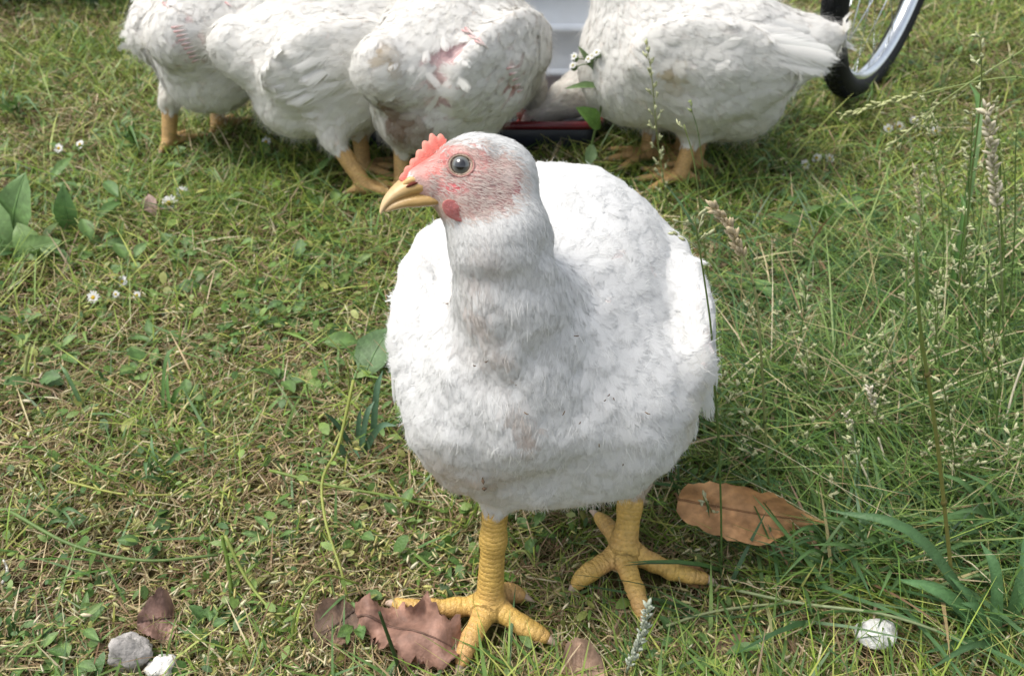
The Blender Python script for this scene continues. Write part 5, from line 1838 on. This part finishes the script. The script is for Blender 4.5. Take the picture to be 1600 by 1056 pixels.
tuft('slanting blade tuft on the left lawn', 128, 640, [(92, 565, .05, 1), (150, 600, .03, .8), (110, 610, .03, .8), (160, 630, .02, .7)], .0045, (.085, .155, .06))
tuft('tuft of blades among pale husks at the left', 255, 745, fan(255, 745, 10, 60, 40, .01, .04, (10, -25)), .0040, (.075, .15, .055))
tuft('low tuft of blades near the left edge', 85, 815, fan(85, 815, 9, 60, 35, .01, .035, (0, -20)), .0042, (.075, .145, .05))
tuft('tuft of blades in the bottom left corner', 30, 985, fan(30, 985, 8, 60, 45, .01, .035, (10, -25)), .0042, (.08, .16, .05))
tuft('tuft of grass at the upper left with one tall blade', 95, 60, [(103, 18, .06, 1), (80, 40, .05, .9), (120, 50, .03, .9)] + fan(95, 60, 6, 40, 20, .01, .05, (0, -12)), .0060, (.07, .14, .04))
tuft('grass tuft at the far left edge halfway up', 20, 180, fan(20, 180, 9, 50, 40, .01, .06, (10, -20)), .0058, (.07, .14, .04))
tuft('grass tuft under the far left chicken', 205, 225, fan(205, 225, 9, 50, 30, .01, .05, (0, -20)), .0052, (.06, .12, .03))
tuft('grass tuft in front of the right-hand chicken\'s feet', 1215, 270, fan(1215, 270, 10, 60, 35, .01, .055, (0, -20)), .0052, (.07, .13, .03))
tuft('broad blade tuft in the tall clump at right', 1465, 505, [(1516, 118, .23, 1.5), (1500, 300, .14, 1.1), (1440, 400, .06, .9)], .0058, (.06, .125, .028))
tuft('spreading tuft right of the near chicken\'s tail side', 1190, 640, fan(1190, 640, 12, 90, 60, .01, .06, (0, -30)), .0034, (.07, .13, .035))
tuft('grassy tuft behind the far foot', 1075, 790, fan(1075, 790, 12, 80, 45, .01, .05, (20, -30)), .0034, (.05, .10, .03))


# --- broad-leaved weeds: leaves as parts, mesh data shared
def leaf_mesh(name, L, W, col, droop, fold, teeth=0.0, nu=9):
    s_ = np.linspace(0, 1, nu)
    prof = np.interp(s_, [0, .08, .3, .6, .85, 1], [.08, .12, .8, 1, .55, .02])
    V, C = [], []
    for i, si in enumerate(s_):
        jag = 1 + (teeth * (1 if i % 2 else -1) if 1 < i < nu - 1 else 0)
        for t_ in (-1, -.5, 0, .5, 1):
            y = t_ * W * .5 * prof[i] * (jag if abs(t_) == 1 else 1)
            zz = -droop * L * si ** 2 + .22 * L * si + fold * abs(t_) * W * prof[i] + RS.normal(0, .012 * W)
            V.append((L * si, y, zz))
            C.append(np.array(col) * (1.35 if t_ == 0 else 1) * (1 + .08 * RS.normal()))
    q = [[r * 5 + c, r * 5 + c + 1, r * 5 + c + 6, r * 5 + c + 5] for r in range(nu - 1) for c in range(4)]
    me = mesh_np(name, np.array(V), np.array(q), np.array(C))
    me.materials.append(M_LEAF)
    return me


KINDS = {
    'oval': [leaf_mesh('leaf', .030, .017, (.115, .205, .055), .35, .16), leaf_mesh('leaf', .024, .015, (.15, .24, .07), .25, .12), leaf_mesh('leaf', .034, .018, (.09, .17, .045), .45, .2)],
    'lance': [leaf_mesh('leaf', .046, .013, (.12, .21, .06), .3, .18), leaf_mesh('leaf', .038, .012, (.15, .23, .065), .4, .15), leaf_mesh('leaf', .050, .015, (.095, .18, .05), .5, .2)],
    'toothed': [leaf_mesh('leaf', .028, .022, (.10, .19, .05), .3, .1, .18), leaf_mesh('leaf', .022, .018, (.14, .22, .06), .4, .12, .2), leaf_mesh('leaf', .032, .02, (.08, .155, .045), .3, .14, .15)]}


def weed(px, py, kind, label, group, n=6, sc=1.0):
    b = gpt(px, py)
    if LEGB.raw(np.array([[b[0], b[1], .01]]))[0] < .02: return
    root = thing('broadleaf_weed', b, label, 'weed', group, rz=RS.uniform(0, 6.28))
    for k in range(n):
        o = bpy.data.objects.new('leaf', KINDS[kind][RS.integers(0, 3)])
        COL.objects.link(o)
        o.parent = root
        a = k * 2.4 + RS.uniform(-.4, .4)
        r_ = RS.uniform(.003, .010) * sc
        o.location = (r_ * math.cos(a), r_ * math.sin(a), RS.uniform(.004, .018))
        o.rotation_euler = (RS.normal(0, .25), -RS.uniform(-.25, .75), a)
        s_ = sc * RS.uniform(.5, .9)
        o.scale = (s_, s_, s_)


WEEDS = [(60, 400, 'lance', 1.5), (150, 392, 'oval', 1.6), (228, 585, 'toothed', 1.1), (330, 452, 'toothed', 1.2), (398, 470, 'oval', 1.1), (440, 608, 'oval', 1.0), (95, 560, 'oval', 1.2), (62, 610, 'toothed', 1.1), (250, 545, 'lance', 1.0), (160, 470, 'lance', 1.3),
         (350, 330, 'oval', 1.3), (410, 505, 'toothed', 1.2), (480, 290, 'lance', 1.4), (30, 520, 'oval', 1.3), (525, 330, 'oval', 1.5), (575, 545, 'oval', 1.6), (300, 640, 'oval', .8), (200, 330, 'lance', 1.5), (260, 250, 'toothed', 1.5), (110, 245, 'oval', 1.5),
         (420, 250, 'oval', 1.5), (300, 275, 'lance', 1.4), (180, 205, 'lance', 1.5), (70, 300, 'lance', 1.7), (375, 395, 'oval', 1.2), (470, 420, 'toothed', 1.2), (540, 430, 'lance', 1.2), (490, 350, 'toothed', 1.2), (205, 420, 'oval', 1.2), (280, 400, 'toothed', 1.2), (450, 505, 'oval', 1.1), (345, 540, 'toothed', 1.0),
         (1240, 350, 'lance', 1.4), (1275, 335, 'toothed', 1.6), (1330, 350, 'toothed', 1.5), (1350, 345, 'oval', 1.4), (1210, 485, 'oval', 1.6), (1190, 500, 'toothed', 1.2), (1325, 415, 'oval', 1.2), (1410, 480, 'toothed', 1.3), (1330, 590, 'toothed', 1.0), (1450, 640, 'oval', 1.1), (1380, 460, 'oval', 1.2), (1160, 470, 'toothed', 1.2), (1530, 480, 'toothed', 1.3),
         (830, 840, 'oval', .7), (650, 860, 'oval', .7), (690, 880, 'oval', .7), (850, 960, 'lance', .8), (905, 960, 'lance', .8), (880, 1030, 'toothed', .6), (1000, 1035, 'toothed', .6), (1110, 1040, 'lance', .8), (1060, 1005, 'toothed', .7), (430, 850, 'lance', .8), (480, 830, 'oval', .7), (560, 985, 'oval', .7), (330, 985, 'toothed', .7), (130, 990, 'lance', .7), (60, 1035, 'oval', .8), (120, 1050, 'oval', .8), (240, 855, 'oval', .8), (560, 850, 'oval', .7), (630, 820, 'oval', .8)]
WL = {'lance': 'low weed with narrow pointed leaves growing in the lawn', 'oval': 'low weed with oval green leaves growing in the lawn', 'toothed': 'low weed with toothed rounded leaves growing in the lawn'}
for (px, py, k, sc_) in WEEDS:
    weed(px, py, k, WL[k], {'lance': 'narrow-leaved lawn weeds', 'oval': 'oval-leaved lawn weeds', 'toothed': 'toothed-leaved lawn weeds'}[k], int(RS.integers(5, 9)), sc_)


def big_leaf(root, a, b, w, nrm, col, cup=.10, wave=.03, mat=None, name='leaf', nu=15, profile=None, label=None, ragged=0.0):
    """one large leaf from base a to tip b with midrib and side veins in relief"""
    a, b = np.asarray(a, float), np.asarray(b, float)
    L = np.linalg.norm(b - a); ax = (b - a) / L
    n = unit(np.asarray(nrm, float) - ax * (np.asarray(nrm, float) @ ax)); sd = np.cross(n, ax)
    s_ = np.linspace(0, 1, nu * 2 - 1)
    prof = np.interp(s_, *(profile or ([0, .05, .25, .5, .8, 1], [.12, .35, .85, 1, .55, .02])))
    tt = np.linspace(-1, 1, 11)
    V, C = [], []
    for i, si in enumerate(s_):
        for t_ in tt:
            y = t_ * w * .5 * prof[i] * (1 + (ragged * RS.uniform(-1, .25) if abs(t_) > .95 else 0))
            vein = math.cos((si - abs(t_) * .16) * 2 * math.pi * 9)
            h = cup * w * t_ * t_ * prof[i] + w * wave * math.sin(si * 9 + t_ * 2.2) * abs(t_) + w * (.026 if mat is M_DEAD else .012) * max(0, vein) ** 3 - w * .02 * (1 - abs(t_)) ** 6
            V.append(a + ax * L * si + sd * y + n * (h + L * .10 * math.sin(si * math.pi)))
            C.append(np.array(col) * (1 + .22 * max(0, vein) ** 4 * (abs(t_) > .05)))
    k = len(tt)
    q = [[r * k + c, r * k + c + 1, (r + 1) * k + c + 1, (r + 1) * k + c] for r in range(len(s_) - 1) for c in range(k - 1)]
    V = np.array(V)
    if ragged: V = V + n * (w * ragged * .55 * vnoise(V, 55, 9))[:, None]
    C = np.array(C) * (1 + .22 * vnoise(V, 70, 5) + .15 * vnoise(V, 230, 6))[:, None]
    part(name, V, np.array(q), mat or M_LEAF, root, np.clip(C, 0, .9), label=label)
    mid = V.reshape(len(s_), k, 3)[:, k // 2] + n * w * .006
    V2, q2, t2 = tube(mid, np.linspace(w * .028, w * .008, len(s_)), 6)
    part('midrib', V2, [q2, t2], mat or M_LEAF, root, np.array(col) * (.55 if mat is M_DEAD else 1.5))
    return V


dock = thing('dock_plant', gpt(25, 385), 'broad upright dock leaves at the left edge', 'weed')
for (x0, y0, x1, y1, za, zb, w, cl) in ((18, 380, 40, 268, .01, .10, .052, (.17, .29, .10)), (10, 395, -25, 300, .01, .08, .05, (.16, .27, .09)), (60, 400, 25, 345, .01, .05, .035, (.18, .29, .09)), (20, 400, 95, 372, .01, .03, .035, (.19, .30, .10))):
    big_leaf(dock, gpt(x0, y0, za), gpt(x1, y1, zb), w, (.15, -.75, .65), cl)
d2 = thing('dock_plant', gpt(108, 362), 'single narrow upright leaf right of the broad dock leaves', 'weed')
big_leaf(d2, gpt(108, 362, .005), gpt(97, 285, .075), .030, (.3, -.8, .4), (.10, .20, .055))
d3 = thing('dock_plant', gpt(590, 590), 'broad pale leaf against the near chicken\'s left side', 'weed')
big_leaf(d3, gpt(568, 585, .01), gpt(612, 505, .04), .045, (-.2, -.6, .75), (.11, .19, .075))
d4 = thing('dock_plant', gpt(1270, 345), 'dark broad leaf on the lawn behind the near chicken', 'weed')
big_leaf(d4, gpt(1275, 352, .01), gpt(1215, 345, .02), .034, (0, -.4, .9), (.08, .15, .04))
big_leaf(d4, gpt(1275, 350, .01), gpt(1300, 318, .05), .034, (0, -.7, .7), (.10, .19, .04))

# --- white-flowered plant in front of the tub
def flower(root, c, n, r, petals=16, disc=(.62, .42, .03), pc_=(.80, .79, .78), name='flower'):
    n = unit(n); e1 = unit(np.cross(n, [.3, .2, .9])); e2 = np.cross(n, e1)
    bag = Bag()
    for k in range(petals):
        a = k * 2 * math.pi / petals + RS.uniform(-.1, .1)
        o = e1 * math.cos(a) + e2 * math.sin(a); sd = np.cross(n, o)
        rr_ = r * RS.uniform(.8, 1.1)
        pth = np.array([c + o * r * .2, c + o * rr_ * .6 + n * r * .12, c + o * rr_ + n * r * RS.uniform(-.1, .25)])
        V, q, cc = ribbons(pth[None], np.array([[.12, .30, .16]]) * r, sd[None], np.array([pc_]))
        bag.add(V, q, None, cc)
    V, f, cc = bag.get()
    part('petals', V, f, M_PETAL, root, cc)
    V, q = blob(c + n * r * .06, np.stack([e1, e2, n]), np.array([.34, .34, .22]) * r, 12, 8)
    part('flower_centre', V, q, M_SEED, root, np.array(disc))


fb = thing('flowering_weed', gpt(916, 285), 'tall weed with a cluster of small white flowers in front of the tub', 'wildflower')
st = path_px([(916, 285), (925, 225), (938, 175), (942, 130), (930, 104)], 0)
V, q, t = tube(st, np.linspace(.0022, .0014, len(st)), 7)
part('stem', V, [q, t], M_LEAF, fb, np.array([.13, .19, .06]))
Yf = st[0][1]
for (x, y) in ((899, 92), (897, 106), (926, 92), (934, 86), (921, 96)):
    c_ = at(x, y, Yf - .004 + RS.uniform(-.01, .01))
    V, q, t = tube(catmull([st[-1], (st[-1] + c_) / 2 + np.array([0, 0, .004]), c_], 6), .0008, 5)
    part('flower_stalk', V, [q, t], M_LEAF, fb, np.array([.14, .21, .07]))
    V, q = blob(c_, np.eye(3), np.array([.0055, .0055, .005]), 10, 7)
    part('bud', V, q, M_LEAF, fb, np.array([.16, .24, .08]))
    flower(fb, c_ + np.array([-.002, -.003, .004]), (-.5, -.5, .7), .0065, 14, (.45, .42, .15))
big_leaf(fb, at(938, 200, Yf), at(900, 168, Yf - .02), .030, (.3, -.7, .5), (.13, .24, .05))
big_leaf(fb, at(942, 136, Yf), at(882, 139, Yf - .02), .012, (.0, -.6, .8), (.14, .22, .08))
big_leaf(fb, at(925, 225, Yf), at(918, 262, Yf - .02), .020, (.1, -.9, .3), (.13, .20, .08))
big_leaf(fb, at(928, 110, Yf), at(903, 72, Yf), .010, (.2, -.9, .3), (.15, .22, .09))

# --- little white daisies
def daisy(px, py, r, label, group, z=.02, white=True):
    b = gpt(px, py + 12)
    root = thing('daisy', b, label, 'flower', group)
    c_ = at(px, py, b[1])
    V, q, t = tube(catmull([b, (b + c_) / 2 + np.array([.002, 0, 0]), c_], 7), .0008, 5)
    part('stem', V, [q, t], M_LEAF, root, np.array([.18, .26, .08]))
    flower(root, c_, (RS.uniform(-.3, .3), -.7, .7), r, 20)


daisy(146, 465, .0085, 'open white daisy with a yellow centre on the left lawn', 'white daisies')
daisy(191, 440, .0075, 'white daisy facing up behind the open daisy on the left lawn', 'white daisies')
for (x, y) in ((181, 460), (214, 461)): daisy(x, y, .0050, 'tiny half-closed white daisy beside the open daisy on the left lawn', 'white daisies')
daisy(264, 318, .0125, 'ragged white daisy under the second chicken from left', 'white daisies')
daisy(284, 301, .0105, 'ragged white daisy just behind another ragged daisy', 'white daisies')
for (x, y) in ((1258, 258), (1276, 247), (1296, 248)): daisy(x, y, .0085, 'small white flower in the lawn right of the right-hand chicken\'s feet', 'white daisies')
for (x, y) in ((1388, 202), (1405, 198), (1428, 190), (1462, 205)): daisy(x, y, .0095, 'small white flower in the lawn below the bicycle wheel', 'white daisies')
for (x, y) in ((92, 232), (125, 226), (416, 222)): daisy(x, y, .0085, 'small white flower in the lawn in front of the far left chicken', 'white daisies')

# --- dead leaves
def dead_leaf(label, a, b, w, nrm, col, cup=.1, wave=.05, profile=None, petiole=None, ragged=.12):
    root = thing('dead_leaf', (np.asarray(a) + np.asarray(b)) / 2 * np.array([1, 1, 0]), label, 'dead leaf', 'fallen dead leaves')
    big_leaf(root, a, b, w, nrm, col, cup, wave, M_DEAD, 'leaf_blade', profile=profile, ragged=ragged)
    if petiole is not None:
        V, q, t = tube(catmull([np.asarray(a), (np.asarray(a) + np.asarray(petiole)) / 2 + np.array([0, 0, .003]), np.asarray(petiole)], 8), .0011, 6)
        part('leaf_stalk', V, [q, t], M_DEAD, root, np.array(col) * .5)


dead_leaf('large tan dead leaf with a pointed tip lying right of the far foot', gpt(1060, 778, .040), gpt(1292, 816, .034), .045, (-.05, -.80, .60), (.47, .26, .12), .34, .20, ([0, .05, .2, .42, .6, .76, .9, 1], [.5, .8, .95, 1, .95, .50, .14, .01]), gpt(1052, 772, .012))
dead_leaf('crumpled reddish brown dead leaf under the near foot', gpt(552, 957, .016), gpt(722, 1010, .016), .050, (0, -.35, .93), (.30, .17, .125), .10, .16, ([0, .1, .2, .35, .5, .6, .8, .9, 1], [.3, .7, .5, .9, .7, 1.1, .8, .9, .3]), ragged=.4)
dead_leaf('dark brown dead leaf left of the crumpled reddish leaf', gpt(555, 948, .016), gpt(494, 1000, .006), .042, (-.3, -.5, .8), (.15, .095, .065), .10, .08, ([0, .1, .4, .7, 1], [.3, .8, 1, .9, .2]))
dead_leaf('small purplish brown dead leaf behind the grey stone', gpt(270, 955, .010), gpt(212, 968, .014), .044, (0, -.5, .86), (.25, .15, .12), .25, .12, ([0, .15, .4, .7, 1], [.4, .9, 1, .7, .2]))
dead_leaf('curled pinkish tan dead leaf at the bottom edge', gpt(882, 1052, .010), gpt(945, 1040, .012), .040, (0, -.3, .95), (.42, .28, .20), .45, .08, ([0, .15, .4, .7, 1], [.5, .95, 1, .8, .3]))
dead_leaf('tan dead leaf half under the large leaf by the far foot', gpt(1048, 884, .006), gpt(1118, 906, .006), .022, (0, -.4, .9), (.42, .24, .11), .1, .05)
dead_leaf('pinkish dead leaf fragment beside the ragged daisies', gpt(242, 335, .01), gpt(232, 305, .03), .022, (.2, -.8, .5), (.42, .30, .25), .3, .1)
dead_leaf('flat brown leaf fragment at the bottom right of centre', gpt(1110, 1018, .006), gpt(1190, 1022, .006), .030, (0, -.2, .97), (.24, .15, .10), .1, .12, ([0, .1, .4, .7, 1], [.4, .8, 1, .8, .3]))


# --- stones
def stone(label, px, py, rx, ry, rz_, col, seed, cat='stone', z=.35, mat=None, rough=1.0):
    c_ = gpt(px, py); c_[2] += rz_ * z
    root = thing(cat, c_ * np.array([1, 1, 0]), label, cat.replace('_', ' '))
    V, q = blob(c_, np.eye(3), (rx, ry, rz_), 34, 20)
    d = unit(V - c_)
    amp = .24 * vnoise(d + seed, 1.8, seed) + .12 * vnoise(d, 4.5, seed + 1) + .05 * vnoise(d, 11, seed + 2)
    V = c_ + (V - c_) * (1 + rough * amp[:, None])
    c = np.array(col)[None] * (1 + .18 * vnoise(V, 140, seed)[:, None] + .25 * np.clip(vnoise(V, 60, seed + 4), -1, .2)[:, None])
    part('stone_body', V, q, mat or M_STONE, root, np.clip(c, 0, .85))


stone('rough grey stone in the pale husks at lower left', 208, 1030, .017, .013, .017, (.34, .32, .30), 3, z=.7)
stone('flat white stone in the grass at lower right', 1362, 1006, .0165, .0125, .0080, (.72, .715, .69), 8, z=1.9, rough=.55)
stone('small white pebble beside the grey stone', 258, 1050, .012, .010, .010, (.70, .68, .64), 12, z=.8)
stone('pale dry clod on the bare patch of lawn at right', 1300, 470, .012, .008, .006, (.55, .50, .45), 15, 'dirt_clod')


# --- dark shrub beyond the lawn at the upper left
RB = np.random.default_rng(77)
sb = np.array([-1.28, 2.64, 0.0])
shrub = thing('shrub', sb, 'dark leafy shrub at the edge of the lawn at the upper left', 'shrub')
bag = Bag()
for k in range(9):
    a = RB.uniform(0, 6.28); r_ = RB.uniform(.05, .3)
    e_ = sb + np.array([math.cos(a) * r_ * 1.8, math.sin(a) * r_, RB.uniform(.7, 1.15)])
    V, q, t = tube(catmull([sb + np.array([math.cos(a) * .06, math.sin(a) * .06, -.02]), (sb + e_) / 2 + RB.normal(0, .04, 3), e_], 9), np.linspace(.014, .004, 9), 7)
    bag.add(V, q, t, (.10, .075, .05))
V, f, c = bag.get()
part('branches', V, f, M_STONE, shrub, c)
N = 9000
u = unit(RB.normal(0, 1, (N, 3)))
rr_ = RB.random(N) ** .4
P = sb + np.array([0, 0, .55]) + u * rr_[:, None] * np.array([.80, .42, .80])
P = P[vnoise(P, 5, 3) > -.25]; N = len(P)
P[:, 2] = np.maximum(P[:, 2], .03)
d = unit(RB.normal(0, 1, (N, 3)) + np.array([0, 0, -.3])); sd = unit(np.cross(d, RB.normal(0, 1, (N, 3))))
L = RB.uniform(.03, .055, N)
s_ = np.array([0, .3, .7, 1.0])
pth = P[:, None] + d[:, None] * (L[:, None] * s_)[..., None]
pth[..., 2] -= L[:, None] * .2 * s_ ** 2
V, q, c = ribbons(pth, (L * .5)[:, None] * np.array([.2, 1, .8, .1]), sd, np.array([[.045, .085, .028]]) * RB.uniform(.6, 1.5, (N, 1)))
part('foliage', V, q, M_LEAF, shrub, c, kind='stuff')


# --- say which one: look-alikes are told apart by what they stand beside
MARKS = [('the near foot', 765, 945), ('the far foot', 975, 865), ('the large brown leaf', 1170, 800), ('the white stone', 1362, 1002), ('the grey stone', 208, 1015), ('the open white daisy', 146, 465),
         ('the broad dock leaves', 30, 330), ('the ragged daisies', 272, 310), ('the far left chicken', 262, 225), ('the second chicken', 560, 290), ('the right-hand chicken', 1062, 275), ('the bicycle wheel', 1335, 143),
         ('the nodding tan seed head', 1150, 380), ('the near chicken\'s breast', 610, 640), ('the stout bare stem', 1460, 680), ('the bare patch', 1300, 470), ('the reddish dead leaf', 650, 990), ('the cream seed head', 1545, 240), ('the thick pale stem', 352, 870), ('the purplish leaf', 240, 960), ('the upright blade pair', 272, 600)]
ORD = ['', ' nearest to it', ' second nearest', ' third nearest', ' fourth nearest', ' fifth nearest', ' sixth nearest', ' seventh nearest', ' eighth nearest', ' ninth nearest', ' tenth nearest', ' eleventh nearest', ' twelfth nearest', ' thirteenth nearest', ' fourteenth nearest', ' fifteenth nearest', ' sixteenth nearest', ' seventeenth nearest', ' eighteenth nearest', ' nineteenth nearest', ' twentieth nearest', ' twenty-first nearest', ' twenty-second nearest']
SHORT = {'low weed with narrow pointed leaves growing in the lawn': 'low weed with narrow pointed leaves', 'low weed with oval green leaves growing in the lawn': 'low weed with oval leaves', 'low weed with toothed rounded leaves growing in the lawn': 'low weed with toothed leaves',
         'thin green grass stalk with a fine panicle in the tall clump at the right edge': 'tall thin clump stalk', 'short stalk with a fine green panicle in the rough grass at right': 'short fine panicle'}
bpy.context.view_layer.update()
rows = {}
for o in list(COL.objects):
    l = o.get('label')
    if o.parent is None and l and o.get('group') and o.get('category') in ('weed', 'grass stalk', 'flower'):
        rows.setdefault(SHORT.get(l, ' '.join(l.split(' in the lawn')[0].split()[:6])), []).append(o)
for l, os_ in rows.items():
    if len(os_) < 2: continue
    buckets = {}
    for o in os_:
        x, y = to_px(np.array(o.location))
        d, mk, mx_, my_ = min((math.hypot(x - a, (y - b) * 1.4), n_, a, b) for n_, a, b in MARKS)
        ang = math.degrees(math.atan2(-(y - my_) * 1.4, x - mx_))
        side = 'right of' if -45 <= ang < 45 else 'behind' if 45 <= ang < 135 else 'in front of' if -135 <= ang < -45 else 'left of'
        buckets.setdefault((side, mk), []).append((d, o))
    for (side, mk), lst in buckets.items():
        lst.sort(key=lambda t_: t_[0])
        for i, (d, o) in enumerate(lst):
            o['label'] = l + ' ' + side + ' ' + mk + ('' if len(lst) == 1 else ',' + ORD[min(i + 1, 22)])
